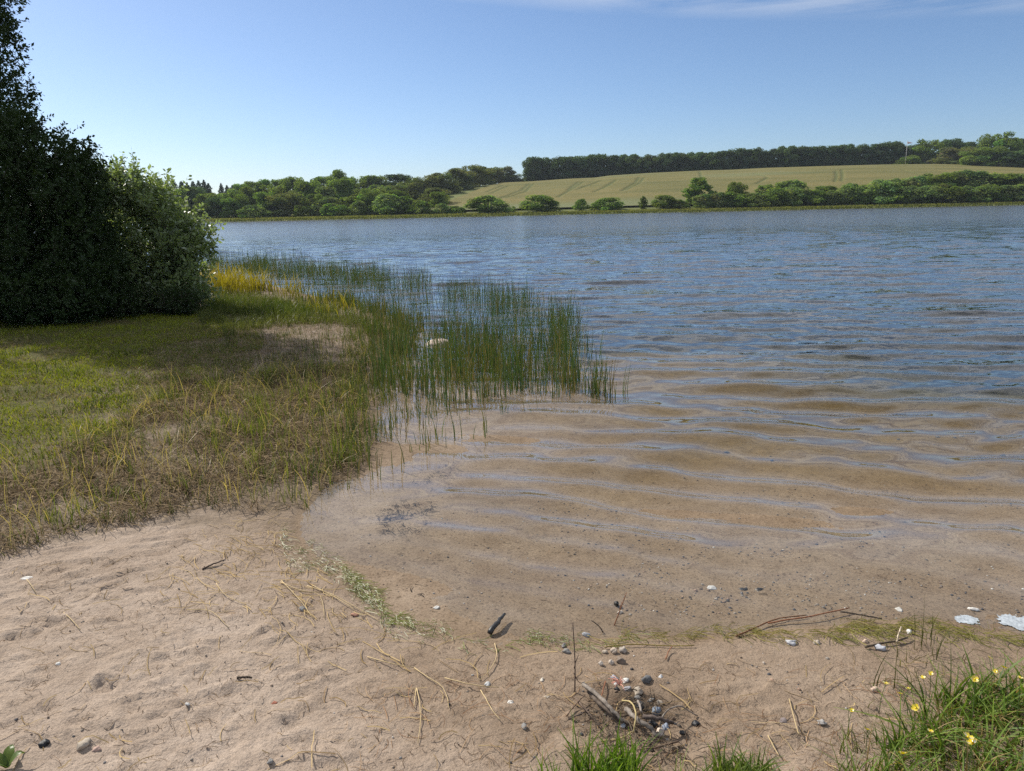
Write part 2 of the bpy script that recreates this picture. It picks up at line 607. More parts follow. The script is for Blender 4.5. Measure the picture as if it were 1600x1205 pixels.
s1 = slopes(.10, (.40, 1.5, 1), 1.5, 3, .22, .50)
s2 = slopes(-.12, (.38, 1.5, 1), 5.5, 3, .22, .75)
s3 = slopes(.3, (.6, 1.5, 1), 19, 2, .14, .28)
sm = nd(nt, 'ShaderNodeVectorMath', {0: s1, 1: s2}, operation='ADD')
sm = nd(nt, 'ShaderNodeVectorMath', {0: sm.outputs[0], 1: s3}, operation='ADD')
sc_ = nd(nt, 'ShaderNodeVectorMath', {0: sm.outputs[0], 'Scale': chop}, operation='SCALE')
na = nd(nt, 'ShaderNodeVectorMath', {0: geo.outputs['Normal'], 1: sc_.outputs[0]}, operation='ADD')
nn = nd(nt, 'ShaderNodeVectorMath', {0: na.outputs[0]}, operation='NORMALIZE')
dt = nd(nt, 'ShaderNodeVectorMath', {0: geo.outputs['Incoming'], 1: nn.outputs[0]}, operation='DOT_PRODUCT')
cs = math_n(nt, 'SUBTRACT', 1.0, math_n(nt, 'ABSOLUTE', dt.outputs['Value']), clamp=True)
rgh = nd(nt, 'ShaderNodeAttribute', attribute_name='unresolved').outputs['Fac']
frs = math_n(nt, 'MULTIPLY_ADD', math_n(nt, 'POWER', cs, 5.0), .98, .02)
frs = math_n(nt, 'MULTIPLY', frs, math_n(nt, 'MULTIPLY_ADD', rgh, -.32, 1.0))
rough = math_n(nt, 'MULTIPLY_ADD', rgh, .14, .03)
gl = nd(nt, 'ShaderNodeBsdfGlossy', {'Color': (1, 1, 1, 1), 'Roughness': rough, 'Normal': nn.outputs[0]})
tp = nd(nt, 'ShaderNodeBsdfTransparent', {'Color': (.97, .98, .98, 1)})
mx = nd(nt, 'ShaderNodeMixShader', {0: frs, 1: tp.outputs[0], 2: gl.outputs[0]})
nt.links.new(mx.outputs[0], out.inputs['Surface'])
va = nd(nt, 'ShaderNodeVolumeAbsorption', {'Color': (.60, .58, .30, 1), 'Density': .60})
nt.links.new(va.outputs[0], out.inputs['Volume'])
M_water = mw

# leaves -----------------------------------------------------------------
M_oak = leaf_mat('broad leaves', (.130, .180, .054), .50, .0)
M_wil = leaf_mat('willow leaves', (.160, .212, .086), .50, .0)
M_row = leaf_mat('hill row leaves', (.070, .104, .050), .42, .0, vary=.15)
M_pur = leaf_mat('brownish thicket leaves', (.120, .135, .064), .48, .0, vary=.15)
M_con = leaf_mat('conifer needles', (.050, .078, .055), .2, .0, vary=.15)
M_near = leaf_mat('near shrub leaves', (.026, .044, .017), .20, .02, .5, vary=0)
M_pale = leaf_mat('pale shrub leaves', (.138, .182, .085), .46, .12, .42, vary=0, tcol=(1.25, 1.3, .7))
M_grass = leaf_mat('grass blades', (1, 1, 1), .38, .03, vary=0, tcol=(1.35, 1.35, .5))
M_reed = leaf_mat('reed stems', (1, 1, 1), .25, .12, .35, vary=0, tcol=(1.3, 1.35, .5))
M_dry = leaf_mat('dead grass', (1, 1, 1), .2, .0, vary=0, tcol=(1, .95, .8))
M_petal = leaf_mat('buttercup petals', (.80, .62, .01), .3, .35, .25, vary=0, tcol=(1, 1, .3))

# ------------------------------------------------------------------ ground sheet
def axis(segs):
    out = [segs[0][0]]
    for a, b, s0, k in segs:
        p = a
        while p < b:
            p += max(s0, k * abs(p))
            out.append(min(p, b))
    return np.unique(np.round(out, 5))


xp = axis([(0, 3.4, .018, 0), (3.4, 30, .018, .0065), (30, 1200, .1, .05)])
xs = np.concatenate([-xp[::-1][:-1], xp])
ya = axis([(-60, -1, 4, 0), (-1, 1.2, .15, 0), (1.2, 4.6, .017, 0), (4.6, 30, .018, .006), (30, 180, .2, .03), (180, 360, 2.2, 0), (360, 1400, 6, .06)])
GX, GY = np.meshgrid(xs, ya)
gx, gy = GX.ravel(), GY.ravel()
gd = shore_d(gx, gy)
gz = land(gx, gy, gd) + micro(gx, gy, gd)
ny, nx = GX.shape
idx = np.arange(nx * ny).reshape(ny, nx)
Fq = np.stack([idx[:-1, :-1], idx[:-1, 1:], idx[1:, 1:], idx[1:, :-1]], -1).reshape(-1, 4)


def wpoly(pts, z=.08):
    return [tuple(on_plane(a, b, z)[:2]) for a, b in pts]


# zones of the near land
P_MEADOW = wpoly([(-900, 905), (-300, 880), (0, 872), (90, 838), (160, 812), (250, 800), (330, 790), (420, 782), (500, 772), (560, 735), (592, 695), (592, 640), (588, 590),
                  (604, 545), (630, 525), (614, 498), (550, 476), (450, 450), (330, 422), (200, 405), (-900, 470)])
P_LAWN = wpoly([(-900, 490), (340, 490), (350, 520), (265, 552), (240, 590), (215, 640), (150, 690), (90, 715), (0, 735), (-900, 800)])
P_BARE = wpoly([(250, 600), (300, 555), (380, 520), (470, 500), (560, 495), (618, 508), (615, 545), (590, 570), (520, 560), (420, 575), (330, 600), (260, 640), (200, 640)])
P_BEHIND = wpoly([(290, 500), (330, 424), (450, 452), (560, 480), (610, 497), (560, 492), (470, 497), (380, 515), (330, 535)])


def soft(poly, x, y, w):
    d = seg_dist(list(poly) + [poly[0]], x, y)
    return sstep(-w, w, np.where(inside(poly, x, y), d, -d) + w * .9 * perlin(x * 2.2, y * 2.2, 61) + w * .6 * perlin(x * 8, y * 8, 62))


mead = soft(P_MEADOW, gx, gy, .35)
lawn = soft(P_LAWN, gx, gy, .8)
bare = soft(P_BARE, gx, gy, .3)
wet = sstep(.09, .03, gd + .05 * perlin(gx * 4, gy * 4, 71)) * (gy < 150)
soil = np.clip(lawn, 0, 1)
thatch = np.clip(mead * (1 - .30 * bare) * (.72 + .5 * perlin(gx * 5, gy * 5, 66)), 0, 1)
thatch = np.where(gd > -.1, thatch, 0)
damp = np.clip(sstep(.9, .1, gd) * .7 + sstep(-.75, .45, gx + .5 * perlin(gx * 1.1, gy * 1.1, 64)) * .85 + .55 * perlin(gx * 1.6, gy * 1.6, 65) + .25 * perlin(gx * 6, gy * 6, 67), 0, 1) * (gy < 40)
_ac = gpx(985, 1108)
_ad = np.sqrt((gx - _ac[0]) ** 2 + ((gy - _ac[1]) * 1.1) ** 2) + .09 * perlin(gx * 7, gy * 7, 68) + .05 * perlin(gx * 22, gy * 22, 69)
ash = sstep(.24, .05, _ad)
far_at = ((gy > 150) | (np.abs(gx) > 60)).astype(float)
gm = mesh_np('ground', np.stack([gx, gy, gz], 1), Fq, {'thatch': thatch, 'wet': wet, 'soil': soil * (gd > 0), 'pasture': far_at, 'damp': damp, 'ash': ash, 'silt': sstep(.16, .75, -gz + .10 * perlin(gx * .7, gy * .7, 63) + .05 * perlin(gx * 3, gy * 3, 59)) * (gd < 0), 'algae': sstep(.015, .13, -gz + .02 * perlin(gx * 2, gy * 2, 58) + .01 * perlin(gx * 9, gy * 9, 57)) * (gd < 0)}, True)
link('ground', gm, M_ground, kind='structure')

# ------------------------------------------------------------------ lake
xw = axis([(0, 5, .03, 0), (5, 40, .03, .008), (40, 700, .5, .06)])
xws = np.concatenate([-xw[::-1][:-1], xw])
yw = axis([(-30, 1.8, 1, 0), (1.8, 6, .022, 0), (6, 45, .022, .0045), (45, 260, .5, .02)])
WX, WY = np.meshgrid(xws, yw)
wx, wy = WX.ravel(), WY.ravel()
wd = shore_d(wx, wy)
dep = np.maximum(-land(wx, wy, wd), 0)
warp = .16 * perlin(wx * .55, wy * .55, 81) + .05 * perlin(wx * 2, wy * 2, 82)
tilt = .10 + .42 * np.exp(-np.maximum(wy - 2.6, 0) / 2.6)
s = wy + wx * tilt + warp
lam = np.clip(.22 + .055 * (s - 2.5), .22, 1.3)
sc = np.maximum(s, 1.0)
ph = 2 * np.pi * np.log(np.maximum(.22 + .055 * (sc - 2.5), .08)) / .055
ph = ph + 1.1 * perlin(wx * .8, wy * .9, 83)
am = np.clip(.85 + 1.5 * perlin(wx * .55, wy * 1.1, 84), .05, 2)
main = 2.05 * ((np.sin(ph) + 1) / 2) ** 1.2 - 1
amp_main = lam * np.interp(s, [2, 4, 7, 12], [.038, .034, .019, .013]) * am
s2_ = wy - .30 * wx + 1.3 * warp
lam2 = np.clip(.20 + .045 * (np.maximum(s2_, 2.6) - 2.5), .2, 1.2)
ph2 = 2 * np.pi * np.log(lam2) / .045 + 1.3 * perlin(wx * .9, wy * 1.0, 88)
am2 = np.clip(.35 + 1.3 * perlin(wx * .6, wy * .8, 89), 0, 1.6)
z = amp_main * main + .55 * lam2 * np.interp(s, [2, 4, 7, 12], [.030, .030, .019, .012]) * am2 * np.sin(ph2)
rw = np.random.default_rng(5)
fade = np.clip(1.4 - wy / 60, .35, 1)
for i in range(16):
    L = .22 * 1.19 ** i * rw.uniform(.9, 1.1)
    if L > 2.4:
        L = rw.uniform(.3, 1.6)
    th = rw.normal(0, .42) + .12
    kx, ky = math.sin(th) * 2 * np.pi / L, math.cos(th) * 2 * np.pi / L
    z = z + np.interp(wy, [3, 8, 14], [.0060, .0034, .0028]) * L * np.sin(kx * wx + ky * wy + rw.uniform(0, 6.28) + 1.4 * warp * 6) * fade * np.clip(1 + perlin(wx * .3 + i, wy * .5, 85 + i), .2, 2)
tap = np.clip(dep / .055, 0, 1) ** .65
inreed = np.zeros_like(wx)
wz = z * (.10 + .90 * tap) * (dep > 0)
chop_a = np.clip(.16 + .84 * sstep(.02, .35, dep), 0, 1) * np.clip(.40 + .04 * sstep(4, 10, wy) + .06 * sstep(14, 40, wy), 0, 1)
chop_a = chop_a * (1 + .45 * perlin(wx * .05, wy * .035, 90) + .2 * perlin(wx * .3, wy * .2, 91))
unres = sstep(10, 75, wy)
chop_a = chop_a * (1 + .25 * sstep(14, 70, wy))
ny, nx = WX.shape
idx = np.arange(nx * ny).reshape(ny, nx)
Fq = np.stack([idx[:-1, :-1], idx[:-1, 1:], idx[1:, 1:], idx[1:, :-1]], -1).reshape(-1, 4)
Vw = np.stack([wx, wy, wz], 1)
# sides and underside close the body of water
loop = np.concatenate([idx[0, :], idx[1:, -1], idx[-1, ::-1][1:], idx[::-1, 0][1:-1]])
lo = Vw[loop].copy()
lo[:, 2] = -8
n0 = len(Vw)
m = len(loop)
j = np.arange(m)
Fs = np.stack([loop[(j + 1) % m], loop[j], n0 + j, n0 + (j + 1) % m], 1)
cc = np.array([[0, 100, -8.0]])
Vall = np.concatenate([Vw, lo, cc])
Fb = np.stack([n0 + (j + 1) % m, n0 + j, np.full(m, n0 + m)], 1)
q1 = np.concatenate([Fq, Fs])
tri = np.concatenate([q1[:, [0, 1, 2]], q1[:, [0, 2, 3]], Fb])
wm = mesh_np('lake_water', Vall, tri, {'chop': np.concatenate([chop_a, np.zeros(m + 1)]), 'unresolved': np.concatenate([unres, np.zeros(m + 1)])}, True)
link('lake_water', wm, M_water, kind='structure')

# ------------------------------------------------------------------ crop field on the hill
fl0 = hill_hit(700, 318)
fl1 = hill_hit(774, 290)
fx = np.arange(-40, 330, .55)
fy = np.arange(203, 337.5, .55)
FX, FY = np.meshgrid(fx, fy)
x_, y_ = FX.ravel(), FY.ravel()
left = fl0[0] + (y_ - fl0[1]) / (fl1[1] - fl0[1]) * (fl1[0] - fl0[0])
okv = (x_ > left - .6).reshape(FX.shape)
tracks = [[(828, 289), (815, 300), (778, 314)], [(834, 289), (821, 302), (790, 312)], [(787, 292), (759, 303)], [(794, 293), (767, 305)],
          [(912, 286), (896, 297), (871, 311)], [(905, 286), (887, 300)], [(962, 284), (952, 292), (927, 303)], [(955, 288), (940, 298)],
          [(999, 279), (993, 288), (971, 301)], [(1006, 280), (999, 289), (977, 300)],
          [(1306, 269), (1307, 279), (1304, 287)], [(1315, 268), (1316, 279), (1314, 286)], [(1178, 273), (1200, 280), (1181, 290)],
          [(1093, 270), (1096, 280)], [(1410, 268), (1440, 276)], [(940, 284), (925, 290), (900, 299)]]
tr = np.zeros_like(x_)
for t_ in tracks:
    w_ = [hill_hit(a, b) for a, b in t_]
    tr = np.maximum(tr, .85 * sstep(.75, .25, seg_dist(w_, x_, y_)))
z_ = land(x_, y_, np.full_like(x_, 50.)) + .55 - .35 * tr
green = np.clip(sstep(222, 206, y_ + 6 * perlin(x_ * .05, y_ * .05, 77)) * .8 + .5 * sstep(.15, .5, perlin(x_ * .02, y_ * .035, 78)), 0, 1)
ny, nx = FX.shape
idx = np.arange(nx * ny).reshape(ny, nx)
Fq = np.stack([idx[:-1, :-1], idx[:-1, 1:], idx[1:, 1:], idx[1:, :-1]], -1)
keep = okv[:-1, :-1] & okv[:-1, 1:] & okv[1:, 1:] & okv[1:, :-1]
fm = mesh_np('field', np.stack([x_, y_, z_], 1), Fq[keep], {'track': tr, 'green': green}, True)
link('field', fm, M_field, kind='structure')

# ------------------------------------------------------------------ trees far away
def lobes_cloud(lobes, n, size, seed, out=.95, tintv=.38, flat=.42):
    """n leaf sprays scattered over the lobes' skins"""
    r = np.random.default_rng(seed)
    L = np.array(lobes)
    wgt = (L[:, 3] * L[:, 4] + L[:, 4] * L[:, 5] + L[:, 3] * L[:, 5])
    k = r.choice(len(L), n, p=wgt / wgt.sum())
    d = r.normal(size=(n, 3))
    d /= np.linalg.norm(d, axis=1)[:, None]
    rad = 1 - .45 * r.random(n) ** 2.2 + .08 * r.normal(size=n)
    c = L[k, :3] + d * L[k, 3:6] * rad[:, None]
    nrm = d * out + r.normal(size=(n, 3)) * flat + np.array([0, 0, .25])
    nrm /= np.linalg.norm(nrm, axis=1)[:, None]
    a = np.cross(nrm, r.normal(size=(n, 3)))
    a /= np.linalg.norm(a, axis=1)[:, None]
    b = np.cross(nrm, a)
    sz = size * r.uniform(.55, 1.35, n)
    V = np.stack([c - a * sz[:, None] * .5, c + b * sz[:, None] * .34, c + a * sz[:, None] * .5, c - b * sz[:, None] * .34], 1)
    lob = r.uniform(1 - tintv * .6, 1 + tintv * .6, (len(L), 1)) * np.array([1, 1, 1]) * (1 + r.normal(size=(len(L), 3)) * .06)
    t = lob[k] * (1 + tintv * (r.random((n, 1)) - .5) * 1.4)
    F = np.arange(n * 4).reshape(n, 4)
    return V.reshape(-1, 3), F, np.repeat(t, 4, 0)


def limb_bag(targets, root, r0, seed, bag=None, sides=5):
    r = np.random.default_rng(seed)
    bag = bag or Bag()
    for t in targets:
        t = np.array(t)
        m1 = root + (t - root) * .4 + np.array([r.normal() * .03, r.normal() * .03, .05])
        V, F = tube(smooth_path([root, m1, t], 6), r0, r0 * .25, sides)
        bag.add(V, F)
    return bag


PROTO = {}


def build_kind(kind, var):
    """a tree or bush in a 1 x 1 x 1 frame: its base at the origin"""
    r = np.random.default_rng(hash((kind, var)) % 1000 if False else sum(map(ord, kind)) * 7 + var)
    root = bpy.data.objects.new(dict(oak='broadleaf_tree', row='row_tree', pur='thicket_tree', wil='willow_bush', con='conifer_tree', spa='loose_tree', bush='round_bush')[kind], None)
    COL.objects.link(root)
    root.empty_display_size = .1
    lob = []
    if kind in ('oak', 'row', 'pur'):
        zb = dict(oak=.05, row=.07, pur=.04)[kind]
        nl = dict(oak=30, row=30, pur=38)[kind]
        for i in range(nl):
            a = r.uniform(0, 6.28)
            hgt = zb + (1 - zb) * r.random() ** .8
            t = (hgt - zb) / (1 - zb)
            env = (np.sin(np.pi * (0.20 + .70 * t)) ** .55) * .42
            q = env * r.uniform(.35, 1.0)
            s_ = r.uniform(.09, .17) * (1 if kind != 'pur' else .8)
            lob.append((math.cos(a) * q, math.sin(a) * q, min(hgt, 1 - s_ * .9), s_, s_, s_ * r.uniform(.75, 1.1)))
        lob.append((0, 0, .5, .28, .28, .36))
        for i in range(8):
            a = i * .785 + r.uniform(-.3, .3)
            lob.append((math.cos(a) * .30, math.sin(a) * .30, r.uniform(.12, .34), .15, .15, .13))
        nleaf, sz = dict(oak=9000, row=8500, pur=10000)[kind], dict(oak=.052, row=.052, pur=.042)[kind]
        mat = dict(oak=M_oak, row=M_row, pur=M_pur)[kind]
    elif kind in ('wil', 'bush'):
        for i in range(24):
            a = r.uniform(0, 6.28)
            e = r.uniform(.05, 1.5)
            q = .40 * math.cos(e) * r.uniform(.75, 1)
            s_ = r.uniform(.09, .15)
            lob.append((math.cos(a) * q, math.sin(a) * q, .08 + .82 * math.sin(e) * r.uniform(.8, 1.0), s_, s_, s_ * 1.1))
        lob.append((0, 0, .42, .33, .33, .40))
        nleaf, sz = 5600, .052
        mat = M_wil if kind == 'wil' else M_oak
    elif kind == 'con':
        for i in range(30):
            t = i / 29
            a = i * 2.4
            q = (1 - t) ** .45 * .34 * r.uniform(.3, 1)
            lob.append((math.cos(a) * q, math.sin(a) * q, .12 + .86 * t, .07 + .10 * (1 - t), .07 + .10 * (1 - t), .05 + .03 * r.random()))
        nleaf, sz = 4200, .05
        mat = M_con
    else:
        for i in range(90):
            a = r.uniform(0, 6.28)
            t = r.random()
            q = np.sin(np.pi * (.18 + .72 * t)) * .36 * r.uniform(.2, 1)
            lob.append((math.cos(a) * q, math.sin(a) * q, .06 + .88 * t, .06, .06, .055))
        for i in range(16):
            lob.append((r.normal() * .08, r.normal() * .08, .15 + .045 * i, .15 - .004 * i, .15 - .004 * i, .09))
        nleaf, sz = 7500, .045
        mat = M_oak
    # the trunk stands from the root to the heart of the crown, limbs run on to the lobes
    b = Bag()
    if kind in ('wil', 'bush'):
        for i in range(7):
            t = lob[i]
            V, F = tube(smooth_path([(t[0] * .12, t[1] * .12, 0), (t[0] * .5, t[1] * .5, t[2] * .6), t[:3]], 6), .016, .005, 5)
            b.add(V, F)
        link('stems', b.mesh('stems', True), M_bark, root)
        crown = 'foliage'
    else:
        top = .9 if kind == 'con' else .6
        V, F = tube(smooth_path([(0, 0, -.01), (.01, .005, top * .4), (0, .01, top)], 8), .030 if kind != 'con' else .022, .008, 8)
        b.add(V, F)
        limb_bag([l[:3] for l in lob[:9]], np.array([0, 0, .22]), .012, var, b)
        link('trunk', b.mesh('trunk', True), M_bark, root)
        crown = 'crown'
    V, F, C = lobes_cloud(lob, nleaf, sz, var + 50)
    V[:, 2] = np.maximum(V[:, 2], .005)
    e = np.percentile(np.abs(V[:, :2]), 99)
    V[:, :2] *= .5 / e
    V[:, 2] *= 1 / np.percentile(V[:, 2], 99.6)
    bb = Bag()
    bb.add(V, F, C)
    link(crown, bb.mesh(crown), mat, root)
    return root


ORD = ['first', 'second', 'third', 'fourth', 'fifth', 'sixth', 'seventh', 'eighth', 'ninth', 'tenth', 'eleventh', 'twelfth', 'thirteenth', 'fourteenth', 'fifteenth',
       'sixteenth', 'seventeenth', 'eighteenth', 'nineteenth', 'twentieth', 'twenty-first', 'twenty-second', 'twenty-third', 'twenty-fourth', 'twenty-fifth',
       'twenty-sixth', 'twenty-seventh', 'twenty-eighth', 'twenty-ninth', 'thirtieth', 'thirty-first', 'thirty-second', 'thirty-third', 'thirty-fourth', 'thirty-fifth']
_used = {}


def plant_tree(u, vtop, y, wpx, kind, label, cat, group, sink=0.1):
    if group and 'wood' in group and 'conifer' not in group and 'skyline' not in group:
        vtop += random.uniform(-8, 0)
    p = at_depth(u, vtop, y)
    zb = float(land(np.array([p[0]]), np.array([y]))[0]) - sink
    H = max(p[2] - zb, .8)
    W = wpx / FPX * y * 1.24
    var = random.randrange(4)
    key = (kind, var)
    if key not in PROTO:
        PROTO[key] = build_kind(kind, var)
        o = PROTO[key]
    else:
        src = PROTO[key]
        o = src.copy()
        COL.objects.link(o)
        for ch in src.children:
            c_ = ch.copy()
            COL.objects.link(c_)
            c_.parent = o
    o.location = (p[0], y, zb)
    o.rotation_euler = (0, 0, random.uniform(0, 6.28))
    o.scale = (W * random.uniform(.95, 1.05), W * random.uniform(.95, 1.05), H)
    o['label'] = label
    o['category'] = cat
    if group:
        o['group'] = group
    return o


def row_of(items, phrase, cat, group, noun):
    items = sorted(items, key=lambda t: t[0])
    n = len(items)
    for i, it in enumerate(items):
        u, vt, y, w, k = it[:5]
        adj = it[5] if len(it) > 5 else ''
        nn = it[6] if len(it) > 6 else noun
        pos = ORD[i] + ' from the left' if i <= n // 2 or n < 4 else (ORD[n - 1 - i] + ' from the right' if n - 1 - i > 0 else 'last at the right end')
        plant_tree(u, vt, y, w, k, f'{adj} {nn}, {pos} {phrase}'.strip(), cat, group)


# dark conifers beyond the left wood
row_of([(u, v, 300, w, 'con') for u, v, w in ((236, 282, 15), (248, 280, 16), (260, 283, 15), (271, 284, 16), (283, 284, 16), (292, 286, 14), (301, 284, 15), (310, 283, 15), (318, 282, 15), (325, 287, 13), (345, 287, 12), (354, 290, 12), (363, 290, 14))],
       'in the bluish line behind the wood', 'conifer', 'dark conifers beyond the lakeside wood', 'dark conifer')
# the lakeside wood: skyline, middle, front
row_of([(376, 288, 255, 28, 'oak'), (394, 284, 258, 26, 'oak'), (414, 281, 262, 24, 'oak'), (436, 280, 255, 32, 'oak'), (457, 277, 258, 32, 'oak'), (478, 281, 252, 32, 'oak'),
        (503, 276, 255, 36, 'oak'), (526, 266, 258, 24, 'oak', 'tallest'), (543, 277, 252, 28, 'oak'), (562, 282, 250, 24, 'oak'), (582, 275, 256, 42, 'oak', 'wide'), (622, 273, 262, 44, 'row', 'dark flat topped'), (650, 279, 258, 30, 'oak')],
       'on the skyline of the wood', 'tree', 'trees on the skyline of the lakeside wood', 'broadleaf tree')
row_of([(250, 300, 226, 34, 'oak'), (276, 302, 224, 32, 'oak'), (302, 300, 226, 34, 'row', 'dark'), (322, 303, 222, 32, 'oak'), (344, 305, 225, 36, 'oak'), (366, 300, 228, 26, 'oak'), (388, 300, 224, 24, 'oak'), (404, 298, 226, 26, 'con', 'dark narrow'),
        (428, 297, 226, 40, 'oak'), (456, 302, 222, 30, 'pur', 'brownish'), (482, 291, 228, 40, 'oak'), (508, 296, 224, 40, 'wil', 'grey green'), (536, 288, 230, 40, 'oak'), (562, 296, 224, 32, 'oak'), (592, 291, 228, 46, 'wil', 'pale'), (616, 300, 224, 32, 'oak')],
       'in the middle depth of the wood', 'tree', 'trees inside the lakeside wood', 'broadleaf tree')
row_of([(318, 318, 203, 26, 'oak'), (336, 312, 204, 28, 'row', 'dark'), (356, 314, 202, 26, 'oak'), (374, 312, 204, 24, 'oak'), (394, 321, 199, 44, 'wil', 'low domed', 'grey green willow bush'), (412, 308, 206, 28, 'oak'), (428, 316, 205, 28, 'row', 'dark'), (446, 308, 204, 44, 'pur', 'brown tinged'),
        (470, 326, 199, 20, 'bush', 'small'), (490, 310, 206, 28, 'oak'), (513, 308, 204, 46, 'wil', 'rounded'), (522, 325, 199, 36, 'bush', 'low'), (545, 308, 206, 30, 'oak', 'dark'), (560, 318, 200, 30, 'wil'), (580, 304, 206, 42, 'oak'), (604, 310, 200, 52, 'wil', 'broad'), (632, 313, 202, 40, 'bush'), (657, 317, 199, 34, 'bush', 'round dark')],
       'at the water below the wood', 'tree', 'trees and bushes at the water below the wood', 'tree')
row_of([(612, 290, 232, 48, 'pur'), (640, 285, 242, 48, 'pur'), (664, 277, 252, 48, 'pur'), (676, 294, 224, 40, 'pur'), (684, 300, 214, 24, 'oak', 'yellow green', 'tree'), (690, 270, 266, 46, 'pur'), (713, 264, 280, 44, 'pur'), (736, 259, 295, 42, 'pur'), (753, 261, 310, 30, 'pur'), (769, 263, 324, 28, 'pur'), (786, 261, 331, 34, 'pur'), (805, 272, 333, 26, 'pur', 'short')],
       'up the left edge of the field', 'tree', 'trees climbing the left edge of the field', 'brownish green tree')
# bushes along the shore below the field
row_of([(690, 318, 198, 28, 'wil', 'round grey green'), (714, 322, 198, 22, 'bush', 'small dark'), (762, 306, 199, 56, 'wil', 'widest domed'), (842, 305, 199, 50, 'bush', 'wide rounded'), (909, 311, 199, 20, 'bush', 'narrow upright'), (951, 309, 199, 42, 'bush', 'low domed'),
        (1005, 307, 199, 11, 'spa', 'thin sapling like'), (1038, 305, 199, 34, 'bush', 'dark'), (1060, 312, 198, 28, 'bush', 'low dark'), (1100, 304, 198, 34, 'wil', 'round')],
       'on the shore below the field', 'bush', 'bushes on the shore below the field', 'bush')
plant_tree(1092, 278, 204, 36, 'spa', 'loose open tree with spiky top rising behind a round bush below the field', 'tree', None)
# thicket at the right
row_of([(1124, 301, 198, 33, 'wil'), (1146, 300, 199, 37, 'bush'), (1180, 302, 199, 43, 'wil'), (1214, 294, 200, 37, 'bush'), (1244, 293, 200, 41, 'wil'), (1272, 297, 199, 35, 'bush'), (1300, 298, 199, 33, 'wil'), (1326, 290, 200, 39, 'wil', 'grey green'), (1352, 300, 199, 35, 'bush'), (1378, 281, 200, 48, 'wil'),
        (1396, 289, 199, 46, 'bush'), (1422, 291, 199, 46, 'wil'), (1450, 291, 199, 46, 'wil'), (1480, 288, 199, 52, 'bush'), (1511, 291, 199, 48, 'wil'), (1541, 289, 199, 52, 'bush'), (1571, 290, 199, 48, 'wil'), (1598, 288, 199, 52, 'wil'), (1630, 287, 199, 54, 'bush')],
       "in the thicket's front rank", 'bush', 'willow bushes in front of the shore thicket', 'leafy willow bush')
row_of([(1152, 285, 207, 28, 'oak', 'yellow green'), (1196, 289, 208, 26, 'oak'), (1240, 282, 207, 48, 'wil', 'large'), (1290, 291, 208, 32, 'oak'), (1330, 287, 206, 40, 'wil'), (1360, 289, 208, 40, 'oak'), (1398, 280, 208, 48, 'wil'), (1430, 276, 210, 52, 'wil'), (1466, 271, 212, 54, 'oak', 'bright green'), (1500, 267, 215, 60, 'wil'), (1532, 268, 214, 60, 'wil'), (1565, 272, 212, 60, 'oak'), (1598, 272, 210, 60, 'wil'), (1635, 270, 212, 60, 'wil')],
       "in the thicket's rear rank", 'bush', 'taller bushes behind the shore thicket', 'tall rounded bush')
# the row along the hilltop
tops = [(830, 250), (850, 246), (900, 246), (960, 243), (1000, 243), (1060, 241), (1100, 238), (1140, 235), (1200, 236), (1240, 229), (1320, 227), (1350, 231), (1380, 224), (1412, 221)]
items = []
u = 832
while u < 1415:
    vt = np.interp(u, [a for a, b in tops], [b for a, b in tops]) + random.uniform(-4, 2)
    items.append((u, vt, 342 + random.uniform(-2, 2), random.uniform(25, 31), 'row'))
    u += random.uniform(15, 19)
row_of(items, 'in the dense row along the hilltop', 'tree', 'trees in the row along the top of the field', 'dark green tree')
row_of([(1434, 226, 344, 26, 'row'), (1453, 219, 338, 38, 'oak', 'large round'), (1487, 218, 345, 34, 'row'), (1506, 223, 348, 26, 'row'), (1523, 222, 348, 28, 'row')],
       'between flagpole and tallest hill tree', 'tree', 'trees beyond the flagpole', 'dark tree')
row_of([(1395, 256, 334, 16, 'bush', 'flat'), (1423, 243, 330, 30, 'bush', 'yellow green'), (1440, 258, 332, 12, 'bush', 'golden'), (1455, 256, 332, 20, 'bush', 'low'), (1470, 256, 332, 18, 'bush', 'low grey'), (1380, 257, 335, 18, 'bush', 'low dark')],
       'along the top edge of the field', 'bush', 'low bushes at the top edge of the field', 'bush')
plant_tree(1498, 230, 322, 58, 'pur', 'rounded purplish grey tree half hiding the brick house on the hill', 'tree', None)
plant_tree(1566, 209, 310, 48, 'oak', 'tallest tree on the hill, flat topped, rising above everything at the far right', 'tree', None)
plant_tree(1538, 231, 300, 52, 'oak', 'dark green tree leaning out to the left below the tallest tree on the hill', 'tree', None)
plant_tree(1580, 236, 296, 50, 'row', 'dark tree standing under the right side of the tallest hill tree', 'tree', None)
plant_tree(1604, 217, 335, 34, 'row', 'dark tree at the right edge beyond the tallest hill tree', 'tree', None)
plant_tree(1640, 225, 330, 60, 'oak', 'dark tree cut by the right edge on the hilltop', 'tree', None)

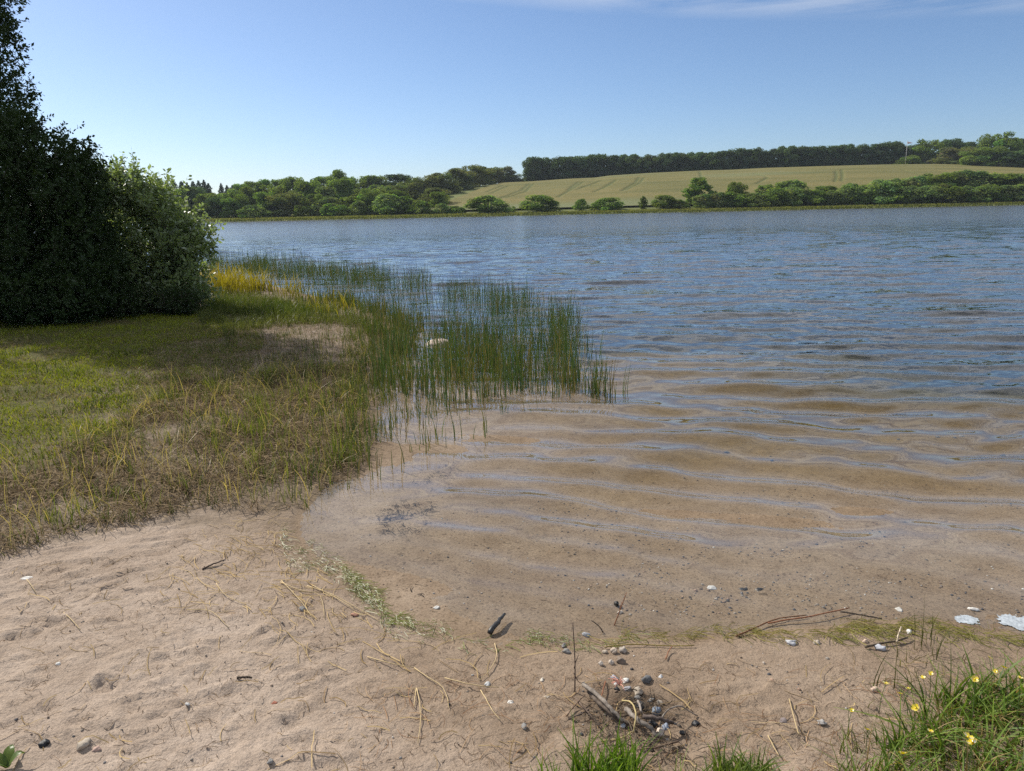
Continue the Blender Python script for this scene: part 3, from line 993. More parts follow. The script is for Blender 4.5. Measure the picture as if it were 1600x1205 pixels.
# flagpole -----------------------------------------------------------------
pt = at_depth(1418, 221, 322)
pb = float(land(np.array([pt[0]]), np.array([322.]))[0])
fp = bpy.data.objects.new('flag_pole', None)
COL.objects.link(fp)
fp.location = (pt[0], 322, pb)
fp['label'] = 'tall thin white flagpole with a small pink pennant in front of the hilltop trees'
fp['category'] = 'flagpole'
hp = pt[2] - pb
b = Bag()
b.add(*tube([(0, 0, 0), (0, 0, hp * .5), (0, 0, hp)], .10, .06, 8), (.7, .66, .62))
link('pole', b.mesh('pole', True), M_stone, fp)
b = Bag()
b.add(IV1 * .14 + np.array([0, 0, hp + .1]), IF1, (.8, .75, .6))
link('finial', b.mesh('finial', True), M_stone, fp)
b = Bag()
px_ = np.linspace(0, 2.2, 9)
V = []
for k, t in enumerate(px_):
    hh = .55 * (1 - t / 2.4)
    y0 = .12 * math.sin(t * 4)
    for dy in (-.012, .012):
        V += [(.1 + t, y0 + dy, hp - .1 - .25 * t), (.1 + t, y0 + dy, hp - .1 - hh * 1.6 - .25 * t)]
F = []
for k in range(8):
    a = k * 4
    F += [(a, a + 4, a + 5, a + 1), (a + 2, a + 3, a + 7, a + 6), (a, a + 2, a + 6, a + 4), (a + 1, a + 5, a + 7, a + 3)]
b.add(V, F, (.85, .55, .5))
link('pennant', b.mesh('pennant'), M_stone, fp)

# brick house behind the purplish tree ----------------------------------------
hpn = at_depth(1489, 255, 330)
hz = float(land(np.array([hpn[0]]), np.array([330.]))[0])
hs_ = bpy.data.objects.new('house', None)
COL.objects.link(hs_)
hs_.location = (hpn[0], 331, hz - .2)
hs_.rotation_euler = (0, 0, .25)
hs_['label'] = 'low pinkish brick house mostly hidden behind the purplish tree on the hill'
hs_['category'] = 'house'


def box(x0, x1, y0, y1, z0, z1):
    V = [(x0, y0, z0), (x1, y0, z0), (x1, y1, z0), (x0, y1, z0), (x0, y0, z1), (x1, y0, z1), (x1, y1, z1), (x0, y1, z1)]
    F = [(0, 3, 2, 1), (4, 5, 6, 7), (0, 1, 5, 4), (1, 2, 6, 5), (2, 3, 7, 6), (3, 0, 4, 7)]
    return V, F


M_brick = rough_mat('brick', (.34, .20, .15), (.46, .30, .24), 6, .9, .3, .02)
M_roof = rough_mat('roof tiles', (.10, .06, .05), (.17, .10, .08), 8, .85, .4, .03)
M_glass = rough_mat('window glass', (.02, .025, .03), (.04, .045, .05), 1, .1, 0, .001, .6)
M_frame = rough_mat('white frame', (.7, .7, .68), (.8, .8, .78), 8, .6, .1, .001)
b = Bag()
b.add(*box(-6, 6, -3.5, 3.5, 0, 3.0))
b.add([(-6, -3.5, 3), (-6, 3.5, 3), (-6, 0, 5.4), (-5.75, -3.5, 3), (-5.75, 3.5, 3), (-5.75, 0, 5.4)], [(0, 2, 1, 1), (3, 4, 5, 5), (0, 3, 5, 2), (1, 2, 5, 4)])
b.add([(5.75, -3.5, 3), (5.75, 3.5, 3), (5.75, 0, 5.4), (6, -3.5, 3), (6, 3.5, 3), (6, 0, 5.4)], [(0, 2, 1, 1), (3, 4, 5, 5), (0, 3, 5, 2), (1, 2, 5, 4)])
link('wall', b.mesh('wall'), M_brick, hs_)
b = Bag()
for s_ in (-1, 1):
    V = [(-6.4, s_ * 4.0, 2.72), (6.4, s_ * 4.0, 2.72), (6.4, 0, 5.5), (-6.4, 0, 5.5), (-6.4, s_ * 4.0, 2.92), (6.4, s_ * 4.0, 2.92), (6.4, 0, 5.7), (-6.4, 0, 5.7)]
    b.add(V, [(0, 1, 2, 3), (4, 7, 6, 5), (0, 4, 5, 1), (1, 5, 6, 2), (3, 2, 6, 7), (0, 3, 7, 4)])
rf = link('roof', b.mesh('roof'), M_roof, hs_)
b = Bag()
b.add(*box(1.6, 2.3, -.35, .35, 5.2, 6.5))
link('chimney', b.mesh('chimney'), M_brick, rf)
for xx in (-4.2, -1.4, 3.6):
    b = Bag()
    b.add(*box(xx - .65, xx + .65, -3.56, -3.503, .9, 2.2))
    wf = link('window', b.mesh('window'), M_frame, hs_)
    b = Bag()
    b.add(*box(xx - .55, xx + .55, -3.60, -3.563, 1.0, 2.1))
    link('pane', b.mesh('pane'), M_glass, wf)
b = Bag()
b.add(*box(.8, 1.75, -3.57, -3.503, 0, 2.1))
dr = link('door', b.mesh('door'), M_roof, hs_)

# ------------------------------------------------------------------ near trees and shrubs at the left
def near_plant(name, label, cat, base, blobs, ntwig, lpt, leaf, mat, seed, nstem=9, stem_r=.03, part='foliage', stempart='stems', clump=0.0, tintv=.35, cols=((1, 1, 1), (1.25, 1.2, .9))):
    """blobs: (x, y, z, rx, ry, rz) in metres; leafy twigs fill their outer shells"""
    r = np.random.default_rng(seed)
    L = np.array(blobs, float)
    base = np.array(base, float)
    root = bpy.data.objects.new(name, None)
    COL.objects.link(root)
    root.location = base
    root['label'] = label
    root['category'] = cat
    vol = L[:, 3] * L[:, 4] * L[:, 5]
    w_ = vol ** .8
    k = r.choice(len(L), int(ntwig * 1.9), p=w_ / w_.sum())
    n = len(k)
    d = r.normal(size=(n, 3))
    d /= np.linalg.norm(d, axis=1)[:, None]
    rad = np.minimum(r.random(n) ** .42 * (1.0 + .10 * r.normal(size=n)), 1.1)
    p = L[k, :3] + d * L[k, 3:6] * rad[:, None]
    # gather the twigs in clumps with gaps between them
    if clump:
        q = perlin(p[:, 0] * 2.4 + p[:, 2] * 1.3, p[:, 1] * 2.0 - p[:, 2] * 2.3, seed) + .5 * perlin(p[:, 0] * 5 - p[:, 2] * 3, p[:, 1] * 4 + p[:, 2] * 5, seed + 5)
        p = p[q > -clump * .0 - .12 * (1 - clump) - (r.random(n) - .35) * .35]
    p = p[p[:, 2] > float(ground(base[0], base[1])[0]) + .05][:ntwig]
    n = len(p)
    out = p - (L[:, :3] * vol[:, None]).sum(0) / vol.sum()
    out /= np.linalg.norm(out, axis=1)[:, None] + 1e-9
    td = out * .7 + np.array([0, 0, .55]) + r.normal(size=(n, 3)) * .55
    td /= np.linalg.norm(td, axis=1)[:, None]
    tl = r.uniform(.12, .30, n)
    # leaves, alternate along each twig
    t = (np.arange(lpt) + .5) / lpt
    pos = p[:, None] + td[:, None] * (tl[:, None] * t[None])[..., None]
    side = np.cross(td, r.normal(size=(n, 3)))
    side /= np.linalg.norm(side, axis=1)[:, None]
    sgn = np.where(np.arange(lpt) % 2, 1., -1.)
    ld = td[:, None] * .55 + side[:, None] * sgn[None, :, None] + r.normal(size=(n, lpt, 3)) * .45
    ld /= np.linalg.norm(ld, axis=2)[..., None]
    nr = np.cross(ld, r.normal(size=(n, lpt, 3)) * .8 + np.array([0, 0, .0]) + td[:, None])
    nr = nr + np.array([0, 0, .35])
    nr = nr - (nr * ld).sum(2, keepdims=True) * ld
    nr /= np.linalg.norm(nr, axis=2)[..., None] + 1e-9
    wv = np.cross(nr, ld)
    ll = leaf * r.uniform(.6, 1.25, (n, lpt, 1))
    a = pos
    m_ = pos + ld * ll * .5 - nr * ll * .07
    V = np.stack([a, m_ + wv * ll * .24, pos + ld * ll - nr * ll * .12, m_ - wv * ll * .24], 2).reshape(-1, 3) - base
    tw = r.random((n, 1, 1))
    col = np.array(cols[0]) * (1 - tw) + np.array(cols[1]) * tw
    col = col * (1 + tintv * (r.random((n, lpt, 1)) - .5) * 1.5)
    C = np.repeat(col.reshape(-1, 3), 4, 0)
    F = np.arange(len(V)).reshape(-1, 4)
    bg = Bag()
    bg.add(V, F, C)
    link(part, bg.mesh(part), mat, root)
    # stems and branches
    bs = Bag()
    tg = r.choice(len(p), nstem, replace=False)
    for i in tg:
        e = p[i] - base
        s0 = np.array([r.normal() * .12, r.normal() * .10, -.05])
        mid = s0 + (e - s0) * .45 + np.array([r.normal() * .1, r.normal() * .1, abs(e[2]) * .12])
        path = smooth_path([s0, mid, e], 10)
        bs.add(*tube(path, stem_r * r.uniform(.7, 1.2), stem_r * .2, 6, .06, int(i)))
        near = np.argsort(np.linalg.norm((p - base) - mid, axis=1))[:400]
        for j_ in r.choice(near, 7):
            st = path[r.integers(3, 9)]
            e2 = p[j_] - base
            bs.add(*tube(smooth_path([st, (st + e2) / 2 + r.normal(size=3) * .06, e2], 6), stem_r * .32, stem_r * .12, 4))
    # twigs carrying the leaves
    sel = r.choice(n, min(n, 2500), replace=False)
    pp = p[sel] - base
    q = pp + td[sel] * tl[sel][:, None]
    wd_ = np.cross(td[sel], r.normal(size=(len(sel), 3)))
    wd_ = wd_ / np.linalg.norm(wd_, axis=1)[:, None] * .004
    w2 = np.cross(td[sel], wd_)
    Vt = np.stack([pp + wd_, pp - wd_ * .5 + w2 * .87, pp - wd_ * .5 - w2 * .87, q], 1).reshape(-1, 3)
    o_ = np.arange(len(sel))[:, None] * 4
    Ft = np.concatenate([np.concatenate([o_ + a_, o_ + b_, o_ + 3], 1) for a_, b_ in ((0, 1), (1, 2), (2, 0))])
    bs.add(Vt, Ft)
    link(stempart, bs.mesh(stempart, True), M_stem, root)
    return root


def pb_(u, v, ru, rv, y, ry):
    c_ = at_depth(u, v, y)
    return (c_[0], y, c_[2], ru / FPX * y, ry, rv / FPX * y)


def base_at(u, y):
    p = at_depth(u, 480, y)
    return (p[0], y, float(ground(p[0], y)[0]) - .03)


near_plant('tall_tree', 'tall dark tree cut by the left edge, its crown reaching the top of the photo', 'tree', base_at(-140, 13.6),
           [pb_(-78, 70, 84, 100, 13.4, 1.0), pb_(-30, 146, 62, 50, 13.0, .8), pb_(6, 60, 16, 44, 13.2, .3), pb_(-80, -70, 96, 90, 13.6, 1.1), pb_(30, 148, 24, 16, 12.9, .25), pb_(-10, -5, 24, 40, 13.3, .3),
            pb_(-190, 120, 120, 130, 14, 1.3), pb_(-60, 210, 90, 70, 13.4, .9), pb_(-170, -40, 90, 110, 14, 1.2), pb_(-150, 260, 120, 90, 14, 1.1), pb_(-140, -170, 110, 110, 13.8, 1.3), (-11.6, 10.6, 4.4, 2.0, 1.6, 2.2), (-10.9, 9.3, 2.4, 1.3, 1.2, 1.7), (-12.6, 8.2, 3.6, 1.7, 1.4, 2.2)],  # final crown masses, out of view, added to block light over the bank
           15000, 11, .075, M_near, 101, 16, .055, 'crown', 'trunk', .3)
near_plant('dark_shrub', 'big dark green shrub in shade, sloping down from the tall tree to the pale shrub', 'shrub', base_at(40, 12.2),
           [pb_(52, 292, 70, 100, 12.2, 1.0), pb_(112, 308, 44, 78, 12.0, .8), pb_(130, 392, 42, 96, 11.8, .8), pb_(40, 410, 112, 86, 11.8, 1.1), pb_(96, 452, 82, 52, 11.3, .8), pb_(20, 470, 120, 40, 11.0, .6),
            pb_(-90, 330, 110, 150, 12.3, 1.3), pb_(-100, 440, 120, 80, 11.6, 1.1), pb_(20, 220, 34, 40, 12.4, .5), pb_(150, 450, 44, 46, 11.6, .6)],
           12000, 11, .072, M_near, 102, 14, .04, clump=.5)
near_plant('pale_shrub', 'lighter grey green willow shrub, open enough to see the lake through', 'shrub', base_at(235, 13.1),
           [pb_(206, 314, 38, 48, 13.1, .55), pb_(244, 330, 46, 48, 13.2, .6), pb_(284, 376, 42, 44, 13.1, .6), pb_(228, 404, 62, 62, 13.2, .8), pb_(276, 440, 46, 42, 13.0, .6), pb_(196, 440, 44, 52, 12.9, .6), pb_(238, 470, 60, 28, 12.7, .5), pb_(180, 300, 18, 30, 13, .3), pb_(312, 400, 18, 18, 13.1, .25)],
           3300, 10, .085, M_pale, 103, 15, .022, clump=.75, cols=((1.2, 1.2, 1.1), (1.6, 1.55, 1.25)))
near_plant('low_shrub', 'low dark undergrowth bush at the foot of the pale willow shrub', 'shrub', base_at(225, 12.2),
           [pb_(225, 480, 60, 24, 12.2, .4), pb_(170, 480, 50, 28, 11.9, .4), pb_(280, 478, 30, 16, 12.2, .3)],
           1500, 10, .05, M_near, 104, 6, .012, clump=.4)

# ------------------------------------------------------------------ reeds, grass (nobody could count them)
def scatter(poly, n, dens=None):
    P_ = np.array(poly)
    lo_, hi_ = P_.min(0), P_.max(0)
    x = rng.uniform(lo_[0], hi_[0], n)
    y = rng.uniform(lo_[1], hi_[1], n)
    wv = .10 * np.clip(y / 6, .25, 1.6)
    fq = 2.4 / np.clip(y / 6, .4, 2)
    k = inside(poly, x + wv * (2.6 * perlin(x * fq, y * fq, 401) + 1.4 * perlin(x * fq * 3, y * fq * 3, 402)), y + wv * (3.4 * perlin(x * fq, y * fq, 403) + 2 * perlin(x * fq * 3, y * fq * 3, 404)))
    x, y = x[k], y[k]
    if dens is not None:
        k = rng.random(len(x)) < dens(x, y)
        x, y = x[k], y[k]
    return x, y


def area(poly):
    P_ = np.array(poly)
    return (P_.max(0) - P_.min(0)).prod()


def pcol(n, c1, c2, v=.25):
    t = rng.random((n, 1))
    return (np.array(c1) * (1 - t) + np.array(c2) * t) * (1 + v * rng.normal(size=(n, 1)) * .5).clip(.4, 1.8)


# rushes standing in the water
reed = Bag()


def reeds(px, per_m2, hmin, hmax, dens=None, z=0.0, c1=(.035, .068, .022), c2=(.085, .13, .036), wid=.0055):
    poly = wpoly(px, 0)
    x, y = scatter(poly, int(per_m2 * 1.3 * area(poly)), dens)
    k = rng.random(len(x)) < sstep(-.75, .25, fbm(x * 2.0, y * 1.6, 3, 219))
    x, y = x[k], y[k]
    n = len(x)
    hmin, hmax = hmin * .75, hmax * 1.06
    zg = ground(x, y) - .01
    h = rng.uniform(hmin, hmax, n) * rng.uniform(.7, 1.1, n) - np.minimum(zg, 0)
    lean = np.abs(rng.normal(0, .15, n)) + .02
    col = pcol(n, c1, c2)
    dead = rng.random(n) < .2
    col[dead] = np.array((.22, .17, .07)) * rng.uniform(.5, 1.1, (dead.sum(), 1))
    V, F, C = blades(np.stack([x, y, zg], 1), h, np.full(n, wid) * rng.uniform(.7, 1.3, n) * (1 + y / 30), lean, rng.uniform(0, 6.28, n), rng.uniform(-.5, .5, n), col, 3, .35)
    reed.add(V, F, C)


def patchy(scale, lo_, hi_, seed, stretch=1.0):
    return lambda x, y: sstep(lo_, hi_, fbm(x * scale, y * scale * stretch, 2, seed))


reeds([(318, 410), (420, 411), (520, 421), (600, 428), (662, 436), (668, 452), (600, 452), (500, 442), (400, 430), (318, 424)], 200, .30, .50, patchy(.9, -.45, .15, 201, .6))
reeds([(690, 455), (760, 448), (830, 462), (905, 484), (912, 512), (870, 520), (800, 500), (700, 478)], 190, .26, .46, patchy(1.2, -.3, .2, 202))
reeds([(480, 440), (650, 452), (720, 470), (700, 520), (640, 530), (618, 500), (540, 474)], 70, .22, .40, patchy(1.4, -.3, .35, 203))
reeds([(640, 535), (700, 512), (800, 520), (880, 530), (905, 575), (890, 608), (820, 615), (740, 625), (680, 640), (610, 600), (596, 560)], 300, .22, .42, patchy(1.7, -.42, .12, 204))
reeds([(800, 500), (905, 512), (900, 540), (800, 530), (700, 520), (700, 505)], 120, .22, .4, patchy(1.6, -.3, .3, 205))
reeds([(900, 592), (920, 596), (975, 606), (965, 618), (905, 610)], 420, .18, .36, patchy(2.2, -.3, .1, 206))
reeds([(588, 600), (700, 640), (780, 650), (750, 680), (700, 690), (640, 715), (596, 700)], 120, .08, .26, patchy(2.4, -.1, .35, 207))
reeds([(780, 620), (900, 612), (860, 640), (780, 655)], 60, .05, .2, patchy(2.4, -.1, .35, 208))
reeds([(570, 560), (640, 530), (612, 600), (596, 640), (585, 700), (540, 720), (555, 640)], 300, .10, .26, patchy(2.0, -.35, .2, 209))
reeds([(480, 468), (560, 472), (640, 505), (640, 545), (610, 560), (600, 520), (560, 492), (470, 484)], 420, .12, .34, patchy(2.0, -.45, .1, 210), c1=(.04, .07, .02), c2=(.11, .13, .035))
reeds([(420, 428), (640, 440), (740, 452), (800, 480), (720, 500), (600, 470), (440, 446)], 55, .26, .46, patchy(.9, -.35, .25, 211))
reeds([(640, 560), (720, 540), (880, 545), (900, 600), (800, 612), (680, 630), (620, 610)], 260, .18, .36, patchy(2.4, -.25, .25, 212), c1=(.05, .075, .02), c2=(.12, .14, .03))
reeds([(400, 470), (660, 470), (690, 620), (660, 730), (480, 780), (450, 600)], 240, .08, .26, lambda x, y: np.exp(-np.abs(shore_d(x, y)) / .5) * sstep(-.5, .3, fbm(x * 2, y * 2, 2, 213)), c1=(.045, .075, .02), c2=(.12, .145, .04))
reeds([(860, 520), (925, 540), (960, 585), (985, 612), (900, 612), (860, 590)], 130, .18, .38, patchy(2.6, -.2, .4, 214))
reeds([(330, 395), (480, 400), (480, 411), (330, 409)], 14, .3, .5, None)
rb = reed.mesh('reeds')
link('reeds', rb, M_reed, kind='stuff', label='dark green rushes standing in the shallow water', cat='reeds')

# yellow lit sedge by the water
yel = Bag()


def blades_in(bag, px, per_m2, hmin, hmax, wmin, wmax, c1, c2, dens=None, lean=(.15, .5), nseg=3, zp=.1, tipc=None, only_land=True):
    poly = wpoly(px, zp)
    x, y = scatter(poly, int(per_m2 * area(poly)), dens)
    zg = ground(x, y)
    if only_land:
        k = shore_d(x, y) > -.02
        x, y, zg = x[k], y[k], zg[k]
    n = len(x)
    h = rng.uniform(hmin, hmax, n) * rng.uniform(.55, 1.15, n)
    col = pcol(n, c1, c2)
    V, F, C = blades(np.stack([x, y, zg - .008], 1), h, rng.uniform(wmin, wmax, n) * 1.25, rng.uniform(*lean, n), rng.uniform(0, 6.28, n), rng.uniform(0, 3.14, n), col * .55 + np.array((.022, .016, .007)), nseg, .12,  # browner sheath at the base, darkened further as painted-in shade; tips lightened
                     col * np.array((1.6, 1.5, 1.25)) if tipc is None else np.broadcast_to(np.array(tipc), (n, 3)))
    bag.add(V, F, C)


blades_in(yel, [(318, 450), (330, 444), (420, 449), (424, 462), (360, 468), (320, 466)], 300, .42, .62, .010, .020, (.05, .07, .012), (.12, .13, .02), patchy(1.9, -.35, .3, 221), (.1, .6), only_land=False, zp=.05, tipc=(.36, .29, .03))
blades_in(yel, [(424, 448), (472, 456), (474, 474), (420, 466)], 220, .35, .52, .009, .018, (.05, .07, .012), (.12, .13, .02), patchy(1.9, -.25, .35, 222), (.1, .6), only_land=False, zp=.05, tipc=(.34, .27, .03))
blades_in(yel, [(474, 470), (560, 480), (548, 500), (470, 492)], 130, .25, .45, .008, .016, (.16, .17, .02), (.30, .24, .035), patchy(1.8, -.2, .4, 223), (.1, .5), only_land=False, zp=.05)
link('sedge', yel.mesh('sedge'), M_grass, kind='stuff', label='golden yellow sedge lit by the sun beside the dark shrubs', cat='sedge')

# meadow grass
def tufts(scale, lo_, hi_, seed):
    a = patchy(scale, lo_, hi_, seed)
    b = patchy(1.6, -.45, .25, seed + 40)
    return lambda x, y: a(x, y) * (.12 + .88 * b(x, y))


mgr = Bag()
G1, G2 = (.022, .048, .010), (.085, .125, .022)
Y1, Y2 = (.10, .145, .012), (.26, .29, .03)
B1, B2 = (.08, .055, .03), (.34, .255, .155)
LAWN = [(-700, 492), (340, 492), (350, 520), (265, 552), (240, 590), (215, 640), (150, 690), (90, 715), (0, 735), (-500, 780)]
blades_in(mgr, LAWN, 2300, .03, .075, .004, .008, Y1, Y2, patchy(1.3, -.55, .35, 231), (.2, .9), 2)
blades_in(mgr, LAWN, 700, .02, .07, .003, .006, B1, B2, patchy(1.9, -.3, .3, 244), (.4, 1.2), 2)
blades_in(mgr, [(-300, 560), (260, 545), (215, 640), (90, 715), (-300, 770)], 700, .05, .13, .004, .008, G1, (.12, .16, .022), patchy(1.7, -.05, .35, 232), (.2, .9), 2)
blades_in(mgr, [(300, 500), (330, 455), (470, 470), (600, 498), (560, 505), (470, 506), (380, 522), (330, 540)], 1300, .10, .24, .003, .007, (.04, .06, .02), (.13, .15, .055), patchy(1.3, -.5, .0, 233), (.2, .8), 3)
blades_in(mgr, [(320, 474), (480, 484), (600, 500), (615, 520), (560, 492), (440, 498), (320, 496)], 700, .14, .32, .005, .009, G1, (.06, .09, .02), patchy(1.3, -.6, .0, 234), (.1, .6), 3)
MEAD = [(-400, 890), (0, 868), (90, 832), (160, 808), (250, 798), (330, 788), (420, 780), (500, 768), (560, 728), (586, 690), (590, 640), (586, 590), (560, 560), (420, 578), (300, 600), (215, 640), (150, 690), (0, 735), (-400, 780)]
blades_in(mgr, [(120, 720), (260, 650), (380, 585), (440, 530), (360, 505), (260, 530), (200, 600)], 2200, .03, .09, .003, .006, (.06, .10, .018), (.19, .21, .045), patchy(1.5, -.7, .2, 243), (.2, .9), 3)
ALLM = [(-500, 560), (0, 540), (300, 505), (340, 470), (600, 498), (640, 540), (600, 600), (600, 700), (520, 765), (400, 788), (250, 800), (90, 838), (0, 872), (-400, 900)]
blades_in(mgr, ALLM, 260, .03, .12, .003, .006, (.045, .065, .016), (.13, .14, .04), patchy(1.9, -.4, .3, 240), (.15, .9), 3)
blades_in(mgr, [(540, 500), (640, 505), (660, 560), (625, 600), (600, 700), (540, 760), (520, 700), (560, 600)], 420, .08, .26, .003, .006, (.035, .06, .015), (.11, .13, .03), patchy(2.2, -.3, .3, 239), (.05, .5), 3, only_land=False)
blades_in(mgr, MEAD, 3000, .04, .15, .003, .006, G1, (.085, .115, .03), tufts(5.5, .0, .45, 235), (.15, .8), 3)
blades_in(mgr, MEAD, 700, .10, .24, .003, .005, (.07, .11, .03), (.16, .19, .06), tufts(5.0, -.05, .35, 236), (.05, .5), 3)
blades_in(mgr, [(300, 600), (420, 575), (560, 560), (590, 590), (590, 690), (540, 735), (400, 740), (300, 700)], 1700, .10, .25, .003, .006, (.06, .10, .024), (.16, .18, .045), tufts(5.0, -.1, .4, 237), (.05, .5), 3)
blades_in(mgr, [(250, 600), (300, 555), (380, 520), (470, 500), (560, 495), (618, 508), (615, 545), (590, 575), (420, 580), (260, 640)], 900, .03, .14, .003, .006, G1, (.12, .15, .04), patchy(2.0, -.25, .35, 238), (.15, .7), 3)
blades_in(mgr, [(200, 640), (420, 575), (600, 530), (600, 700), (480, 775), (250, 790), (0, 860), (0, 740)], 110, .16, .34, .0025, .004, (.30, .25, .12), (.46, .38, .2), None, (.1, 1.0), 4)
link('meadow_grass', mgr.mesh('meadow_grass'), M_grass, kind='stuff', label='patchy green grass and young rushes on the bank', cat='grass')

# dead grass lying between the tufts
dry = Bag()


def lying(bag, px, per_m2, lmin, lmax, wmin, wmax, c1, c2, dens=None, az0=None, azs=3.2, zp=.1, lift=.02, cut=None):
    poly = wpoly(px, zp)
    x, y = scatter(poly, int(per_m2 * area(poly)), dens)
    if cut is not None:
        d_ = shore_d(x, y)
        k = (d_ > cut[0]) & (d_ < cut[1])
        x, y = x[k], y[k]
    n = len(x)
    L = rng.uniform(lmin, lmax, n) * rng.uniform(.5, 1, n)
    a0 = rng.uniform(0, 6.28, n) if az0 is None else az0 + rng.normal(0, azs, n)
    curl = rng.normal(0, 1.0, n)
    ns = 4
    V = np.zeros((n, ns + 1, 2, 3))
    cx, cy = x.copy(), y.copy()
    w_ = rng.uniform(wmin, wmax, n)
    lift0 = rng.uniform(.001, lift, n)
    lift1 = rng.uniform(.001, lift, n)
    for i in range(ns + 1):
        t = i / ns
        a = a0 + curl * (t - .5)
        zz = np.maximum(ground(cx, cy), -.04) + lift0 * (1 - t) + lift1 * t + .3 * np.minimum(lift0, lift1) * math.sin(t * 3.14)
        nxv, nyv = -np.sin(a), np.cos(a)
        for k, sg in ((0, -1), (1, 1)):
            V[:, i, k] = np.stack([cx + sg * w_ * .5 * nxv, cy + sg * w_ * .5 * nyv, zz + sg * w_ * .2], 1)
        cx = cx + np.cos(a) * L / ns
        cy = cy + np.sin(a) * L / ns
    o_ = np.arange(n)[:, None] * (ns + 1) * 2
    F = np.concatenate([np.concatenate([o_ + 2 * i, o_ + 2 * i + 1, o_ + 2 * i + 3, o_ + 2 * i + 2], 1) for i in range(ns)])
    C = np.repeat(pcol(n, c1, c2), (ns + 1) * 2, 0)
    bag.add(V.reshape(-1, 3), F, C)


lying(dry, [(120, 720), (260, 650), (380, 585), (440, 530), (360, 505), (260, 530), (200, 600)], 1100, .03, .10, .002, .004, B1, B2, None, lift=.03)
lying(dry, MEAD, 3000, .05, .20, .002, .0045, B1, B2, patchy(1.6, -.6, .1, 241), lift=.05, cut=(-.02, 99))
lying(dry, [(-300, 560), (350, 520), (590, 560), (560, 600), (300, 640), (0, 735), (-300, 770)], 500, .03, .10, .002, .005, B1, B2, patchy(1.4, -.3, .3, 242), lift=.03)
lying(dry, [(250, 600), (300, 555), (380, 520), (470, 500), (560, 495), (618, 508), (615, 545), (590, 575), (420, 580), (260, 640)], 1100, .03, .12, .002, .004, B1, B2, None, lift=.03)
link('dead_grass', dry.mesh('dead_grass'), M_dry, kind='stuff', label='brown dead grass lying between the green tufts', cat='dead grass')

# straw strewn on the beach
st = Bag()
S1, S2 = (.30, .21, .10), (.50, .38, .20)
lying(st, [(250, 850), (430, 800), (480, 850), (620, 960), (700, 1005), (560, 1000), (400, 960), (300, 930)], 260, .06, .26, .0016, .0034, S1, S2, None, -.75, .55, lift=.012, cut=(.03, 9))
lying(st, [(0, 880), (430, 800), (900, 1010), (1500, 1000), (1500, 1205), (-100, 1230)], 75, .03, .20, .0018, .0036, (.22, .15, .08), S2, None, lift=.010, cut=(.03, 9))
lying(st, [(0, 880), (430, 800), (900, 1010), (1500, 1000), (1500, 1205), (-100, 1230)], 620, .010, .06, .0008, .0020, (.06, .04, .03), (.24, .17, .11), patchy(2.1, -.4, .2, 251), lift=.006, cut=(.02, 9))
lying(st, [(330, 800), (480, 780), (470, 850), (420, 880), (330, 860)], 220, .04, .16, .0018, .0036, (.14, .10, .05), S2, None, lift=.015, cut=(.0, 9))
RUST = [(520, 1040), (760, 1015), (1000, 1000), (1300, 1000), (1500, 1010), (1420, 1120), (1300, 1215), (560, 1215)]
lying(st, RUST, 420, .03, .15, .0010, .0022, (.20, .10, .055), (.42, .29, .17), patchy(2.2, -.5, .25, 256), lift=.012, cut=(.04, 9), zp=.12)
lying(st, RUST, 800, .01, .05, .0008, .0020, (.05, .035, .025), (.22, .15, .10), patchy(3.2, -.3, .3, 257), lift=.008, cut=(.04, 9), zp=.12)
lying(st, [(-40, 1000), (300, 900), (560, 1040), (520, 1215), (-60, 1215)], 60, .03, .14, .001, .002, (.20, .12, .07), (.44, .32, .19), patchy(2.2, -.3, .3, 258), lift=.01, cut=(.04, 9), zp=.12)
link('straw', st.mesh('straw'), M_dry, kind='stuff', label='pale dry straw strewn over the sand', cat='straw')

db = Bag()
lying(db, [(895, 1065), (1000, 1050), (1080, 1090), (1075, 1160), (960, 1165), (900, 1130)], 3200, .02, .10, .0014, .0034, (.03, .026, .022), (.20, .16, .12), patchy(5, -.5, .1, 255), lift=.03, cut=(.02, 9), zp=.12)
lying(db, [(880, 1040), (1100, 1040), (1130, 1150), (960, 1180), (870, 1140)], 260, .02, .08, .001, .0024, (.10, .05, .03), (.30, .20, .13), None, lift=.012, cut=(.02, 9), zp=.12)
link('debris', db.mesh('debris'), M_dry, kind='stuff', label='burnt twig fragments and bark scattered round the charred pile', cat='debris')

# green weed left along the waterline
wr = Bag()
W1, W2 = (.09, .12, .02), (.21, .24, .055)
for px, dn, c1, c2, ln in (([(455, 800), (490, 850), (550, 890), (610, 930), (700, 985), (690, 1000), (640, 985), (570, 945), (500, 895), (445, 850)], 1500, (.08, .10, .02), (.22, .22, .07), .07),
                           ([(515, 875), (560, 892), (610, 925), (665, 972), (640, 975), (590, 942), (535, 905)], 5200, (.10, .13, .02), (.26, .28, .07), .06),
                           ([(690, 980), (800, 1003), (900, 996), (1010, 982), (1010, 1000), (900, 1012), (800, 1018), (700, 1000)], 900, (.08, .11, .015), (.20, .23, .05), .08),
                           ([(820, 985), (900, 975), (905, 998), (830, 1004)], 2600, W1, W2, .04),
                           ([(900, 990), (1000, 985), (1100, 984), (1200, 977), (1300, 968), (1450, 960), (1460, 973), (1300, 984), (1200, 993), (1000, 1000)], 3200, (.10, .10, .02), (.30, .25, .07), .10),
                           ([(1280, 975), (1450, 962), (1610, 985), (1610, 1004), (1460, 992), (1300, 996)], 2400, (.08, .09, .015), (.26, .24, .05), .10)):
    lying(wr, px, dn * 1.7, .02, ln * 1.3, .0010, .0028, c1, c2, patchy(4.0, -.95, -.1, 261), -.55, .8, lift=.016, zp=.02)
